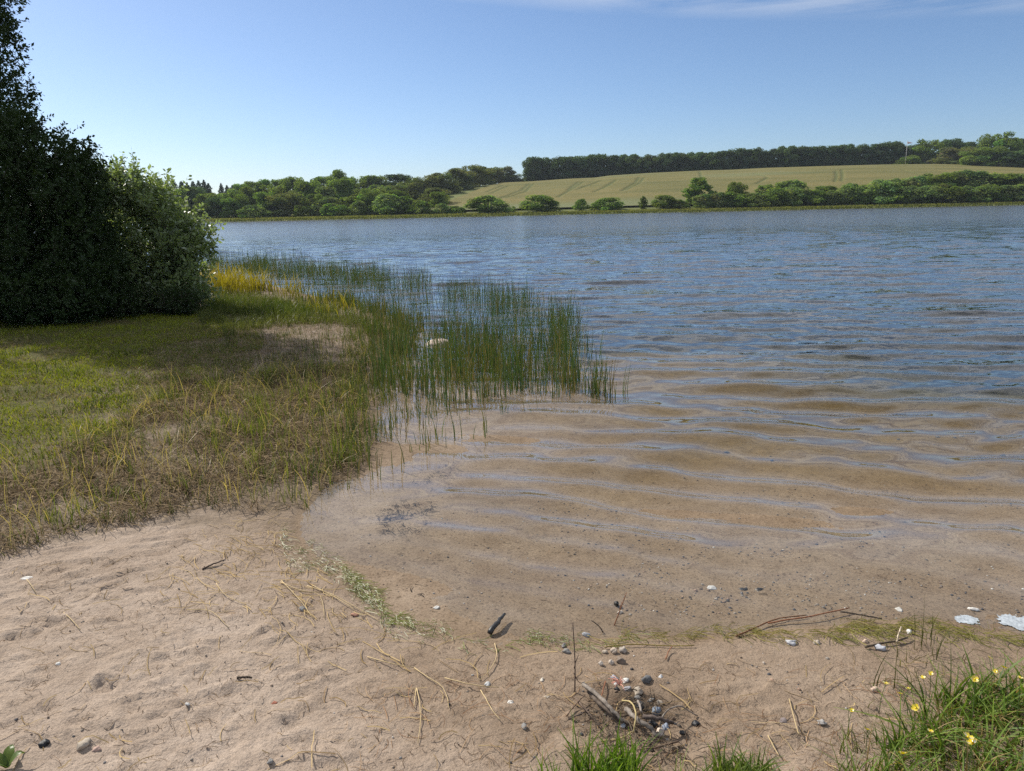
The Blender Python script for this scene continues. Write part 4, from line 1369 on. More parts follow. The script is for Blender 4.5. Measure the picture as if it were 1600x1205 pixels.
link('wrack', wr.mesh('wrack'), M_grass, kind='stuff', label='yellow green water weed washed up along the waterline', cat='wrack')

# dark weed lying under the shallow water
wd2 = Bag()
for px, dn in (([(600, 785), (655, 775), (668, 815), (640, 832), (598, 820)], 3600), ([(640, 745), (700, 712), (720, 730), (660, 765)], 1600), ([(635, 908), (665, 905), (670, 935), (640, 932)], 700), ([(1020, 930), (1060, 925), (1060, 945), (1030, 945)], 500)):
    lying(wd2, px, dn, .02, .07, .0015, .003, (.008, .008, .012), (.035, .036, .042), patchy(6, -.5, .2, 271), lift=.008, zp=0)
link('water_weed', wd2.mesh('water_weed'), M_dry, kind='stuff', label='dark weed lying under the shallow water', cat='water weed')

# lush grass in the near corner
lush = Bag()
L1, L2 = (.045, .10, .016), (.12, .20, .034)
CORNER = [(1330, 1215), (1370, 1180), (1400, 1140), (1450, 1100), (1490, 1060), (1530, 1045), (1640, 1040), (1750, 1060), (1800, 1300), (1300, 1320), (1290, 1240)]
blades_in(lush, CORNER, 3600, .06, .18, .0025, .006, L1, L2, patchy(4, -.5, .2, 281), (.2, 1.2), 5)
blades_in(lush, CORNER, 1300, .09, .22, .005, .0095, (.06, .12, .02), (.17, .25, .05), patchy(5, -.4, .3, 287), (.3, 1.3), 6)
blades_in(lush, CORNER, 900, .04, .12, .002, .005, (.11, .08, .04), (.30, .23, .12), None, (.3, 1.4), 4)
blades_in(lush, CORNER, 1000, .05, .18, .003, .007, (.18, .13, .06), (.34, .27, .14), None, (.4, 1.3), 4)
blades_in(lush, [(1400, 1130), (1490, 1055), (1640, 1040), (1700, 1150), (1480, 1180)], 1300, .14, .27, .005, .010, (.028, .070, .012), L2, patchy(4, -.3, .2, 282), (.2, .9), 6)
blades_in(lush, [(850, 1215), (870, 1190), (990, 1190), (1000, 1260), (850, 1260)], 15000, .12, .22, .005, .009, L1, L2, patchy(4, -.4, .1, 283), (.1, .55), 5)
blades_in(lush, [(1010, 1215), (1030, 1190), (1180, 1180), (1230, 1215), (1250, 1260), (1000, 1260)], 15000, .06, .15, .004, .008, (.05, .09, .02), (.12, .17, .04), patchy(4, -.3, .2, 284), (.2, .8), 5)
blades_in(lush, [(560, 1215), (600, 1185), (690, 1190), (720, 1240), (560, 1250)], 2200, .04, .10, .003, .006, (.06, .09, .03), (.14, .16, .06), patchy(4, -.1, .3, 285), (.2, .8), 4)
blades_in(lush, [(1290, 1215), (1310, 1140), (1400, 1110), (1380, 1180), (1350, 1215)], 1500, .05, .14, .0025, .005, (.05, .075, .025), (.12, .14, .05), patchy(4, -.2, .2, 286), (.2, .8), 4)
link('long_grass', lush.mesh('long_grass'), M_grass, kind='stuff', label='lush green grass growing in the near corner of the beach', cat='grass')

# wiry tuft near the right shore
wiry = Bag()
T1, T2 = (.045, .055, .025), (.14, .14, .07)
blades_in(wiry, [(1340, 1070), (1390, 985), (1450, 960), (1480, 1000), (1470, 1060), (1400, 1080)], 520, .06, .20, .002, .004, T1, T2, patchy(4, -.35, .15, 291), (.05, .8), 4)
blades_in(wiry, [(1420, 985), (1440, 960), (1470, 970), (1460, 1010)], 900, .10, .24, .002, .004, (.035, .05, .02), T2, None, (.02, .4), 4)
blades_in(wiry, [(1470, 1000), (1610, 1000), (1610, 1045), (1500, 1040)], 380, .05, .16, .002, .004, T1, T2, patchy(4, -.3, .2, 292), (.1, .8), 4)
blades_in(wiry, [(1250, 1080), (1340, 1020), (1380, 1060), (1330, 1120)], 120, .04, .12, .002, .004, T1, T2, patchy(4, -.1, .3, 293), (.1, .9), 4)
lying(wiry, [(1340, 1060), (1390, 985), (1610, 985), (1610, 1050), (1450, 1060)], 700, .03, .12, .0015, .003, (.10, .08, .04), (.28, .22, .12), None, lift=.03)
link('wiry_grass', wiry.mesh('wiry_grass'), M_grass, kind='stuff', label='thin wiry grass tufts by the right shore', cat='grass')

# grass rim of the far shore
rim = Bag()
n = 26000
x = rng.uniform(-110, 175, n)
y = FARY + 1.2 * perlin(x * .05, 0 * x, 9) + rng.uniform(-1.0, 9, n)
zz = land(x, y)
dk = rng.random((n, 1)) * .3
front = (y < FARY + 2.2)[:, None]
col = np.where(front, pcol(n, (.05, .065, .02), (.11, .12, .035)), pcol(n, (.13, .15, .045), (.23, .22, .075)))
V, F, C = blades(np.stack([x, y, np.maximum(zz, -.1)], 1), rng.uniform(.22, .55, n), rng.uniform(.08, .2, n), rng.uniform(.1, .5, n), rng.uniform(0, 6.28, n), rng.uniform(-.6, .6, n), col, 2, .3)
rim.add(V, F, C)
link('shore_grass', rim.mesh('shore_grass'), M_grass, kind='stuff', label='pale green grass rim along the far shore', cat='grass')

# ------------------------------------------------------------------ gravel
gv = Bag()


def gravel(px, per_m2, smin, smax, pal, dens=None, zp=0):
    poly = wpoly(px, zp)
    x, y = scatter(poly, int(per_m2 * area(poly)), dens)
    zg = ground(x, y)
    for i in range(len(x)):
        s_ = smin + (smax - smin) * random.random() ** 2.5
        V, F = rock(random.randrange(10000), s_, s_ * random.uniform(.6, 1), s_ * random.uniform(.35, .7), IV1, IF1, .3)
        c_ = np.array(random.choice(pal)) * random.uniform(.6, 1.2)
        gv.add(V + np.array([x[i], y[i], zg[i] + s_ * .2]), F, c_)


PAL = [(.10, .10, .11), (.16, .15, .15), (.30, .26, .22), (.42, .36, .30), (.22, .16, .12), (.07, .07, .075), (.55, .52, .48), (.36, .24, .17)]
DARKP = [(.05, .05, .055), (.09, .09, .10), (.14, .12, .11), (.30, .27, .24), (.20, .14, .10)]
gravel([(880, 900), (1150, 850), (1610, 830), (1610, 965), (1300, 962), (1000, 978), (900, 975)], 1500, .0015, .0065, PAL, patchy(2.2, -.3, .3, 301))
gravel([(1000, 930), (1250, 905), (1320, 940), (1100, 975), (960, 985)], 900, .002, .009, PAL, patchy(3, -.1, .3, 302))
gravel([(700, 760), (1600, 740), (1610, 850), (900, 880)], 380, .002, .007, DARKP, patchy(1.6, -.2, .3, 303))
gravel([(900, 600), (1610, 600), (1610, 760), (800, 740)], 9, .006, .022, DARKP, patchy(1.2, -.1, .3, 304))
gravel([(480, 800), (700, 760), (900, 900), (850, 990), (700, 985), (560, 910)], 140, .002, .007, PAL, None)
gravel([(830, 1010), (1100, 995), (1300, 990), (1300, 1060), (1100, 1080), (850, 1060)], 420, .0025, .010, PAL, patchy(3, -.2, .3, 305), .05)
gravel([(0, 890), (430, 830), (850, 1010), (1400, 1010), (1400, 1205), (0, 1230)], 90, .0015, .006, PAL, None, .12)
gravel([(900, 1060), (1060, 1060), (1080, 1150), (900, 1150)], 700, .002, .009, DARKP, None, .1)
link('gravel', gv.mesh('gravel'), M_stone, kind='stuff', label='small mixed gravel in the shallows and on the sand', cat='gravel')

# pale froth caught in the small inlet at the right
fo = Bag()
for px in ([(1478, 958), (1532, 964), (1540, 979), (1496, 978)], [(1552, 960), (1660, 958), (1680, 986), (1600, 986), (1556, 977)]):
    poly = wpoly(px, 0)
    lo_, hi_ = np.array(poly).min(0), np.array(poly).max(0)
    X_, Y_ = np.meshgrid(np.arange(lo_[0], hi_[0], .004), np.arange(lo_[1], hi_[1], .004))
    ny, nx = X_.shape
    x, y = X_.ravel(), Y_.ravel()
    dd = np.where(inside(poly, x, y), 1, -1) * seg_dist(list(poly) + [poly[0]], x, y)
    m_ = dd + .030 * perlin(x * 16, y * 26, 313) + .016 * perlin(x * 60, y * 80, 314)
    okp = ((m_ > .012) ).reshape(ny, nx)
    zz = np.maximum(ground(x, y), 0) + .0022 + .0018 * perlin(x * 90, y * 90, 316) + .0012 * perlin(x * 230, y * 230, 317)
    idx = np.arange(nx * ny).reshape(ny, nx)
    Fq = np.stack([idx[:-1, :-1], idx[:-1, 1:], idx[1:, 1:], idx[1:, :-1]], -1)[okp[:-1, :-1] & okp[:-1, 1:] & okp[1:, 1:] & okp[1:, :-1]]
    t_ = .78 + .35 * perlin(x * 30, y * 40, 318)
    fo.add(np.stack([x, y, zz], 1), Fq, np.repeat(np.clip(t_, .4, 1.05)[:, None], 3, 1) * np.array((.95, 1, 1.04)))
M_foam = rough_mat('froth', (.36, .38, .39), (.60, .62, .64), 90, .5, .2, .001)
link('froth', fo.mesh('froth', True), M_foam, kind='stuff', label='white froth on the water of the small inlet at the right shore', cat='froth')

# ------------------------------------------------------------------ single stones
def stone(u, v, wpx, col, label, cat='stone', mat=None, facet=2, flat=.6, seed=None, name='stone', group=None):
    p = gpx(u, v)
    dist = np.linalg.norm(p - np.array([0, 0, EYE]))
    s_ = wpx / FPX * dist / 2
    seed = seed or int(u * 7 + v)
    V, F = rock(seed, s_, s_ * random.uniform(.62, .95), s_ * flat, IV2, IF2, .42, facet + 3 if facet else 0)
    V[:, 2] -= V[:, 2].min() + s_ * .42
    b = Bag()
    b.add(V, F, col)
    return link(name, b.mesh(name, facet < 2), mat or M_stone, None, label, cat, group, None, tuple(p))


TAN, GREY, WHT, DRK, PNK = (.46, .39, .31), (.27, .26, .245), (.74, .72, .67), (.10, .10, .11), (.52, .36, .29)
# the pale boulder among the rushes
p = gpx(684, 548)
dist = float(np.linalg.norm(p - np.array([0, 0, EYE])))
s_ = 22 / FPX * dist
V, F = rock(77, s_, s_ * .8, s_ * .5, IV3, IF3, .22, 3)
V = IV3 * np.array([s_, s_ * .75, s_ * .42]) * (1 + .14 * perlin(IV3[:, 0] * 2, IV3[:, 1] * 2 + IV3[:, 2], 5)[:, None])
V[:, 2] += (V[:, 0] / s_) * .05 * s_ - .12 * s_ * (V[:, 0] < 0) * (V[:, 0] / s_) ** 2
V[:, 2] -= V[:, 2].min() + s_ * .05
b = Bag()
b.add(V, IF3, (1, 1, 1))
link('boulder', b.mesh('boulder', True), M_white, None, 'pale cream boulder with a low wedge shape sticking out of the water among the rushes', 'boulder', None, None, (p[0], p[1], max(p[2], -.10)))

stone(40, 904, 14, WHT, 'flat white pebble beside a straw near the left edge of the sand', 'pebble', flat=.35)
stone(69, 1162, 14, DRK, 'small black stone low on the left side of the sand', 'stone', M_char, 4)
stone(130, 1166, 18, TAN, 'tan stone half sunk in the sand near the black stone at lower left', 'stone')
stone(152, 1172, 12, PNK, 'small brown stone just right of the tan sunken stone', 'pebble')
stone(91, 1037, 7, WHT, 'tiny white pebble among the footprints in the left sand', 'pebble')
stone(294, 1108, 7, WHT, 'tiny white pebble beside a footprint below the middle of the left sand', 'pebble')
stone(473, 953, 12, GREY, 'grey white pebble lying among long straws left of the green weed', 'pebble')
stone(554, 962, 11, (.50, .27, .18), 'orange pebble below the straw bundle by the green weed', 'pebble')
stone(428, 1099, 9, (.42, .16, .10), 'small red brick chip on the open sand', 'brick chip', flat=.5, facet=4)
stone(423, 1196, 11, GREY, 'dark grey pebble at the bottom edge of the sand', 'pebble')
stone(683, 950, 12, WHT, 'white round pebble under the shallow water near the weed line', 'pebble', flat=.45)
stone(762, 1070, 11, (.62, .62, .60), 'pale grey pebble at the foot of crossed straws', 'pebble')
stone(797, 1098, 10, WHT, 'white pebble on bare sand left of the charred wood pile', 'pebble', flat=.4)
stone(847, 1063, 9, (.7, .64, .54), 'cream pebble on bare sand near the upright dry stalk', 'pebble', flat=.5)
stone(855, 1090, 11, TAN, 'flat tan stone between the upright stalk and the white pebble', 'stone', flat=.4)
stone(819, 1137, 13, GREY, 'dull grey stone on dark sand above the near grass', 'stone')
stone(959, 1061, 14, (.42, .44, .48), 'bluish grey stone topmost in the ash heap', 'stone', None, 4)
stone(962, 1068, 9, WHT, 'white ash lump just under the bluish grey top stone', 'ash lump')
stone(977, 1064, 11, WHT, 'white stone beside the top of the ash heap', 'stone', flat=.5)
stone(980, 1078, 13, (.36, .36, .38), 'grey stone in the middle of the ash heap', 'stone', None, 4)
stone(964, 1077, 9, DRK, 'small black coal under the bluish grey top stone', 'coal', M_char, 4)
stone(1011, 1064, 19, (.16, .16, .16), 'large dark grey stone alone right of the ash heap top', 'stone', None, 4, .7)
stone(1032, 1059, 10, (.66, .66, .66), 'pale grey stone right of the large dark stone', 'stone', None, 3)
stone(998, 1083, 17, TAN, 'round tan stone at the upper right of the charred pile', 'stone', None, 1, .75)
stone(996, 1091, 10, GREY, 'grey stone directly under the round tan stone', 'stone')
stone(1001, 1104, 16, (.20, .22, .25), 'dark bluish coal lump beside the short twig', 'coal', M_char, 5)
stone(1017, 1095, 12, GREY, 'grey flat stone right of the round tan stone', 'stone', flat=.4)
stone(1030, 1100, 14, TAN, 'tan crumbly stone at the right of the pile', 'stone')
stone(1026, 1116, 18, (.24, .28, .34), 'big slate blue coal block under the arching twig', 'coal', None, 6, .8)
stone(1022, 1132, 12, (.14, .16, .19), 'dark coal below the slate blue block', 'coal', M_char, 5)
stone(1041, 1139, 15, (.30, .34, .42), 'bluish coal lump at the lower right of the pile', 'coal', None, 5)
stone(1031, 1148, 17, (.66, .56, .46), 'cream stone at the bottom of the charred pile', 'stone', None, 2, .7)
stone(974, 1135, 9, (.62, .66, .72), 'shiny white chip in the dark middle of the pile', 'chip', None, 4)
stone(1087, 1133, 12, (.10, .11, .15), 'small black coal lying alone right of the pile', 'coal', M_char, 5)
stone(1066, 1146, 9, DRK, 'small dark lump between the pile and the lone coal', 'coal', M_char, 4)
stone(885, 1019, 13, GREY, 'grey stone beside the upright dry stalk', 'stone')
stone(881, 1010, 11, (.3, .28, .27), 'smaller dull stone above the grey one by the stalk', 'stone')
stone(916, 993, 12, (.40, .41, .43), 'grey stone in the weed line right of the stalk', 'stone')
stone(945, 1020, 8, TAN, 'left tan pebble of the upper pebble row above the ash heap', 'pebble', None, 0)
stone(959, 1020, 10, (.56, .46, .36), 'middle round pebble of the upper row above the ash heap', 'pebble', None, 0, .8)
stone(974, 1019, 11, (.44, .38, .32), 'right pebble of the upper row above the ash heap', 'pebble', None, 0, .8)
stone(939, 1039, 9, (.5, .44, .38), 'left pebble of the lower row above the ash heap', 'pebble', None, 0, .8)
stone(955, 1037, 8, (.56, .48, .40), 'middle pebble of the lower row above the ash heap', 'pebble', None, 0, .8)
stone(970, 1035, 15, (.24, .19, .15), 'dark brown clod at the end of the lower pebble row', 'clod', None, 1, .8)
stone(964, 947, 11, (.02, .02, .02), 'black lump at the foot of the leaning red stem in the shallows', 'lump', M_char, 3, .9)
stone(969, 958, 9, (.6, .5, .4), 'cream pebble just below the black lump in the shallows', 'pebble')
stone(1187, 921, 20, (.02, .02, .025), 'flat black wood chunk lying in the shallow water', 'wood chunk', M_darkwood, 4, .3)
stone(1162, 921, 13, (.10, .11, .13), 'dark flat stone left of the black chunk in the shallows', 'stone', M_char, 2, .35)
stone(1112, 920, 13, (.62, .60, .57), 'pale shell like stone in the gravel of the shallows', 'stone', None, 3, .4)
stone(1366, 1080, 11, (.62, .46, .36), 'pinkish pebble on sand below the first buttercup', 'pebble', None, 0, .7)
stone(1236, 1005, 15, (.56, .56, .58), 'whitish grey stone on wet sand under the red brown reeds', 'stone', None, 3)
stone(1277, 1005, 11, TAN, 'tan pebble right of the whitish stone under the weed line', 'pebble')
stone(1352, 1003, 9, (.6, .45, .34), 'orange tan pebble above the dark stick at the right', 'pebble')
stone(1376, 1015, 16, (.55, .56, .60), 'pale grey stone under the dark stick by the wiry grass', 'stone', None, 3, .5)
stone(1420, 989, 7, (.85, .82, .78), 'tiny white pebble next to the bleached stick', 'pebble', None, 0, .8)
stone(1404, 953, 12, (.6, .57, .52), 'cream stone in the weed at the right shore', 'stone', None, 1, .4)
stone(1521, 953, 12, (.72, .7, .66), 'white stone at the edge of the frothy inlet', 'stone', None, 1, .5)
stone(1285, 1131, 13, (.40, .38, .36), 'grey pebble at the end of a straw right of the pile', 'pebble')
stone(1224, 1128, 14, (.22, .18, .17), 'dark crumpled clod on the sand left of the straw end', 'clod', None, 4)

# ------------------------------------------------------------------ sticks and stalks
def stick(pts, r0, r1, label, cat='stick', mat=None, lift=(.0, .0), name='stick', n=14, wob=.1, col=(1, 1, 1), sides=6, knots=False):
    """pts: pixels on the ground; lift: heights above ground at each given point"""
    W = []
    lf = list(lift) + [lift[-1]] * len(pts)
    for (u, v), l in zip(pts, lf):
        p = gpx(u, v + 0)
        # a raised point lies nearer along the same direction
        if l > .001:
            q = on_plane(u, v, p[2] + l)
            p = q
        W.append(p + np.array([0, 0, r0]))
    W = np.array(W)
    base = W[0].copy()
    path = smooth_path(W - base, n)
    rr = np.random.default_rng(int(abs(pts[0][0] * 13 + pts[0][1])))
    path[1:-1] += rr.normal(size=(n - 2, 3)) * r0 * .18 * (1 if wob else 0)
    b = Bag()
    b.add(*tube(path, r0, r1, sides, wob * .6, int(pts[0][0])), col)
    return link(name, b.mesh(name, True), mat or M_twig, None, label, cat, None, None, tuple(base))


stick([(911, 1072), (936, 1092), (948, 1104), (960, 1117), (974, 1130)], .0085, .0055, 'thick grey branch running down from the upper left of the charred pile', lift=(.03, .045, .05, .04, .02), name='branch', cat='branch')
stick([(920, 1084), (944, 1109), (966, 1126), (985, 1134)], .0085, .006, 'dark branch just under the thick grey one in the pile', lift=(.015, .025, .02, .01), name='branch', cat='branch', col=(.5, .45, .42))
stick([(978, 1112), (996, 1128), (1016, 1141), (1026, 1155)], .0092, .0065, 'thick grey branch ending at the cream stone at the bottom of the pile', lift=(.04, .04, .03, .01), name='branch', cat='branch')
stick([(1004, 1122), (1030, 1126), (1052, 1133)], .008, .0055, 'straight dark branch lying across the coal blocks', lift=(.05, .05, .03), name='branch', cat='branch', col=(.45, .4, .4))
stick([(1031, 1137), (1036, 1120), (1047, 1108), (1064, 1105), (1076, 1112), (1090, 1120)], .003, .002, 'thin arching twig at the right of the pile', lift=(.02, .06, .06, .04, .02, .0), name='twig', cat='twig')
stick([(997, 1097), (1001, 1110), (1003, 1119)], .0045, .003, 'short pale grey twig standing in the middle of the pile', lift=(.05, .05, .03), name='twig', cat='twig', col=(1.3, 1.3, 1.3))
stick([(972, 1096), (985, 1098), (993, 1112), (992, 1132), (989, 1147)], .0030, .0022, 'thick yellow straw curling down the middle of the pile', 'straw', M_straw, (.05, .06, .07, .05, .02), 'straw_stalk', col=(.95, .98, .85))
stick([(938, 1159), (965, 1156), (980, 1150), (990, 1143)], .0028, .002, 'yellow straw lying below the pile above the near grass', 'straw', M_straw, (.01, .01, .012, .01), 'straw_stalk', col=(.95, .98, .85))
stick([(899, 1092), (911, 1106), (926, 1123), (938, 1142)], .0035, .0022, 'thin dark twig left of the pile pointing at the near grass', lift=(.01, .02, .015, .0), name='twig', cat='twig', col=(.6, .5, .45))
stick([(885, 1122), (902, 1099), (914, 1086)], .0032, .002, 'thin brown twig leaning up towards the thick grey branch', lift=(.0, .02, .03), name='twig', cat='twig', col=(.9, .7, .55))
stick([(920, 1110), (905, 1118), (888, 1125)], .003, .002, 'dark thin twig crossing the left twigs of the pile', lift=(.01, .01, .0), name='twig', cat='twig', col=(.4, .35, .35))
stick([(946, 1068), (940, 1088), (935, 1098)], .0028, .002, 'reddish thin twig behind the thick grey branch', mat=M_reddead, lift=(.0, .02, .02), name='twig', cat='twig')
stick([(1060, 1160), (1030, 1168), (1000, 1172)], .0035, .002, 'brown twig lying along the top of the near grass', lift=(.01, .015, .01), name='twig', cat='twig', col=(.7, .55, .45))

# pink rootlet cluster on the pile
p = gpx(968, 1092)
rt = Bag()
rr = np.random.default_rng(8)
for i in range(13):
    a = rr.uniform(0, 6.28)
    L_ = rr.uniform(.02, .05)
    e = np.array([math.cos(a) * L_, math.sin(a) * L_, rr.uniform(.0, .025)])
    rt.add(*tube(smooth_path([(0, 0, 0), e * .5 + np.array([0, 0, .012]), e], 6), .0022, .001, 5), (1, 1, 1))
M_pink = rough_mat('pink rootlets', (.50, .22, .16), (.62, .34, .25), 40, .7, .2, .001)
link('root_clump', rt.mesh('root_clump', True), M_pink, None, 'small pink clump of rootlets on top of the charred pile', 'root clump', None, None, (p[0], p[1], p[2] + .055))


def upright(u, vb, u2, vt, r0, r1, label, mat, col=(1, 1, 1), name='stalk', cat='stalk', side=()):
    pb2 = gpx(u, vb)
    pt2 = at_depth(u2, vt, pb2[1] + .03)
    d_ = pt2 - pb2
    b = Bag()
    path = smooth_path([(0, 0, -.02), d_ * .45 + np.array([.004, 0, 0]), d_], 9)
    b.add(*tube(path, r0, r1, 6, .08, int(u)), col)
    for f, dx, dz in side:
        s0 = d_ * f
        b.add(*tube(smooth_path([s0, s0 + np.array([dx * .5, 0, dz * .7]), s0 + np.array([dx, .01, dz])], 5), r1, r1 * .6, 5), col)
    return link(name, b.mesh(name, True), mat, None, label, cat, None, None, tuple(pb2))


upright(898, 1082, 895, 974, .0030, .0018, 'thin dark dry stalk standing upright above the charred pile', M_twig, (.5, .4, .38), side=((.35, .018, .05), (.28, .03, -.05)))
upright(957, 978, 979, 926, .0030, .0015, 'leaning red brown stem standing in the shallow water', M_reddead, side=((.5, .012, .03),))
upright(946, 990, 924, 969, .0028, .002, 'short dark stick leaning left at the weed line', M_twig, (.45, .4, .35), name='stick', cat='stick')
stick([(765, 994), (772, 983), (781, 971), (789, 963)], .012, .006, 'thick black charred stick lying at the edge of the water', 'stick', M_darkwood, (.0, .015, .02, .02), n=10, wob=.14, sides=8)
stick([(316, 892), (332, 883), (351, 876)], .0045, .003, 'curved dark twig on the sand left of the straw heap', lift=(.0, .012, .01), name='twig', cat='twig', col=(.35, .3, .28))
stick([(370, 1061), (382, 1060), (394, 1061)], .0045, .0035, 'short dark straight stick on the open sand', lift=(.003, .004, .003), col=(.25, .22, .2), name='stick')
stick([(1200, 975), (1240, 968), (1267, 964), (1327, 951)], .0035, .0025, 'long orange brown reed stem lying along the right weed line', 'reed stem', M_reddead, (.01, .015, .02, .02), 'reed_stem')
stick([(1150, 995), (1180, 982), (1215, 968), (1260, 962)], .0032, .0022, 'dark brown reed stem left of the long orange one', 'reed stem', M_reddead, (.005, .01, .012, .01), 'reed_stem', col=(.6, .6, .5))
stick([(1313, 957), (1345, 962), (1378, 968)], .0035, .003, 'straight dark stick lying in the water at the right', lift=(.02, .02, .02), col=(.3, .27, .24))
stick([(1401, 1005), (1404, 993), (1408, 981)], .0038, .003, 'bleached white stick propped beside the wiry grass', lift=(.01, .03, .045), col=(2.3, 2.2, 1.9))
stick([(1352, 1013), (1375, 1007), (1397, 1004), (1418, 998)], .005, .003, 'crooked dark stick lying below the bleached stick', lift=(.005, .01, .01, .012), col=(.45, .4, .33))
stick([(945, 1012), (985, 1008), (1050, 1010), (1085, 1009)], .0025, .002, 'olive stem lying straight under the weed line', 'stem', M_straw, (.008, .008, .008), 'stem', col=(.5, .5, .25))
stick([(1040, 1031), (1045, 1018), (1050, 1011)], .0026, .002, 'short brown stalk leaning on the olive stem', 'stalk', M_reddead, (.005, .01, .02), 'stalk')
for pts, lab in (([(574, 1027), (610, 1037), (647, 1044)], 'pale straw left of the long bent straw on the open sand'),
                 ([(647, 1044), (670, 1060), (689, 1072), (699, 1090), (701, 1108)], 'long bent tan straw curving down on the open sand'),
                 ([(651, 1076), (656, 1100), (657, 1130), (653, 1162)], 'tan straw lying straight towards the viewer'),
                 ([(650, 1078), (647, 1105)], 'short straw branching beside the one pointing at the viewer'),
                 ([(438, 910), (470, 923), (500, 931), (507, 968)], 'straw with a sharp bend near the straw bundle'),
                 ([(480, 916), (520, 930), (560, 952), (600, 975)], 'long pale straw leading into the weed line'),
                 ([(486, 914), (530, 938), (556, 954)], 'pale straw lying beside the long one by the weed'),
                 ([(440, 908), (470, 940), (490, 968)], 'thin straw pointing away from the grey white pebble'),
                 ([(695, 1060), (740, 1071), (780, 1075)], 'orange tan straw ending at the pale grey pebble'),
                 ([(751, 1079), (768, 1108), (782, 1127)], 'straw running down from the pale grey pebble'),
                 ([(773, 1006), (776, 1025), (765, 1048), (748, 1065)], 'curved stalk below the black charred stick'),
                 ([(1233, 1093), (1246, 1142), (1250, 1150)], 'tan straw lying on the sand right of the pile'),
                 ([(1200, 1150), (1208, 1166), (1217, 1182)], 'pale bent straw right of the near grass'),
                 ([(100, 958), (113, 970), (126, 985)], 'short pale straw pair beside the deep footprint'),
                 ([(42, 906), (50, 917), (57, 928)], 'short yellow straw under the flat white pebble'),
                 ([(338, 912), (352, 930), (385, 946)], 'yellowish straw curving across the upper sand'),
                 ([(292, 953), (330, 956), (358, 982)], 'bent straw on the middle of the left sand')):
    stick(pts, .0022, .0014, lab, 'straw', M_straw, (.004, .010, .008, .006), 'straw_stalk', 10, .05)

# ------------------------------------------------------------------ buttercups
M_leafstem = rough_mat('green stem', (.05, .08, .02), (.10, .14, .04), 30, .7, .1, .001)
pet = Bag()
for i in range(5):
    a0 = i * 2 * np.pi / 5
    V = []
    for rr_, hw, zz_ in ((.0, .0015, 0), (.005, .0045, .0015), (.0105, .0062, .0045), (.014, .0040, .007)):
        for s_ in (-1, 0, 1):
            V.append((rr_, s_ * hw, zz_ + (abs(s_) * .0012)))
    V = np.array(V)
    c_, s2 = math.cos(a0), math.sin(a0)
    V = V @ np.array([[c_, s2, 0], [-s2, c_, 0], [0, 0, 1]])
    F = []
    for k in range(3):
        for q in range(2):
            F.append((k * 3 + q, k * 3 + q + 1, k * 3 + q + 4, k * 3 + q + 3))
    pet.add(V, F, (1, 1, 1))
PETM = pet.mesh('petals', True)
PETM.materials.append(M_petal)
cen = Bag()
cen.add(IV1 * np.array([.0035, .0035, .003]) + np.array([0, 0, .003]), IF1, (1, 1, 1))
M_cen = rough_mat('buttercup centre', (.55, .40, .02), (.70, .55, .04), 300, .7, .5, .001)
CENM = cen.mesh('flower_centre', True)
CENM.materials.append(M_cen)
BUT = [(352, 630, .10, 1.15, 'buttercup nearest the pinkish pebble, open wide above bare sand'),
       (447, 695, .06, 1.0, 'low buttercup seen from the side below the pair in the sand'),
       (505, 665, .06, .95, 'low buttercup right of the pinkish pebble, turned sideways'),
       (600, 592, .10, 1.0, 'buttercup over dark sand beside the wiry grass, lower of two'),
       (650, 562, .11, .9, 'buttercup over dark sand beside the wiry grass, upper of two'),
       (555, 790, .10, 1.25, 'cup shaped buttercup at the left tip of the lush grass'),
       (130, 805, .07, .8, 'small buttercup alone on the sand left of the lush grass'),
       (230, 932, .09, .95, 'buttercup low on bare sand below the small lone one'),
       (648, 945, .16, .9, 'half closed buttercup inside the lush grass'),
       (895, 985, .20, 1.55, 'biggest buttercup, upper of two on neighbouring stalks in the lush grass'),
       (930, 1022, .19, 1.4, 'big buttercup just below the biggest one in the lush grass'),
       (468, 1097, .12, 1.25, 'four petalled looking buttercup low in the lush grass near the bottom'),
       (942, 600, .20, 1.1, 'ragged buttercup over the upper edge of the lush grass'),
       (1040, 457, .17, .8, 'orange tinged buttercup highest above the lush grass'),
       (1133, 523, .20, .95, 'buttercup near the right edge above the lush grass'),
       (1078, 545, .18, .75, 'dull buttercup partly hidden left of the right edge one'),
       (1240, 593, .2, 1.0, 'buttercup cut close to the right edge of the photo')]
for i, (zx, zy, hgt, sc_f, lab) in enumerate(BUT):
    u, v = 1300 + zx * .2366, 920 + zy * .2366
    z0 = .15
    for _ in range(5):
        p = on_plane(u, v, z0 + hgt)
        z0 = float(ground(p[0], p[1])[0])
    r_ = random.Random(i)
    root = bpy.data.objects.new('buttercup', None)
    COL.objects.link(root)
    sx, sy = r_.uniform(-.03, .03), r_.uniform(-.02, .03)
    root.location = (p[0] - sx, p[1] - sy, z0)
    root['label'] = lab
    root['category'] = 'flower'
    root['group'] = 'yellow buttercups'
    b = Bag()
    b.add(*tube(smooth_path([(0, 0, -.01), (sx * .2, sy * .2, hgt * .55), (sx, sy, hgt)], 8), .0013, .0009, 5))
    link('stem', b.mesh('stem', True), M_leafstem, root)
    fl = link('flower', PETM, None, root)
    fl.location = (sx, sy, hgt)
    fl.rotation_euler = (r_.uniform(-.1, .75), r_.uniform(-.5, .5), r_.uniform(0, 6))
    fl.scale = (sc_f * .72,) * 3
    link('flower_centre', CENM, None, fl)

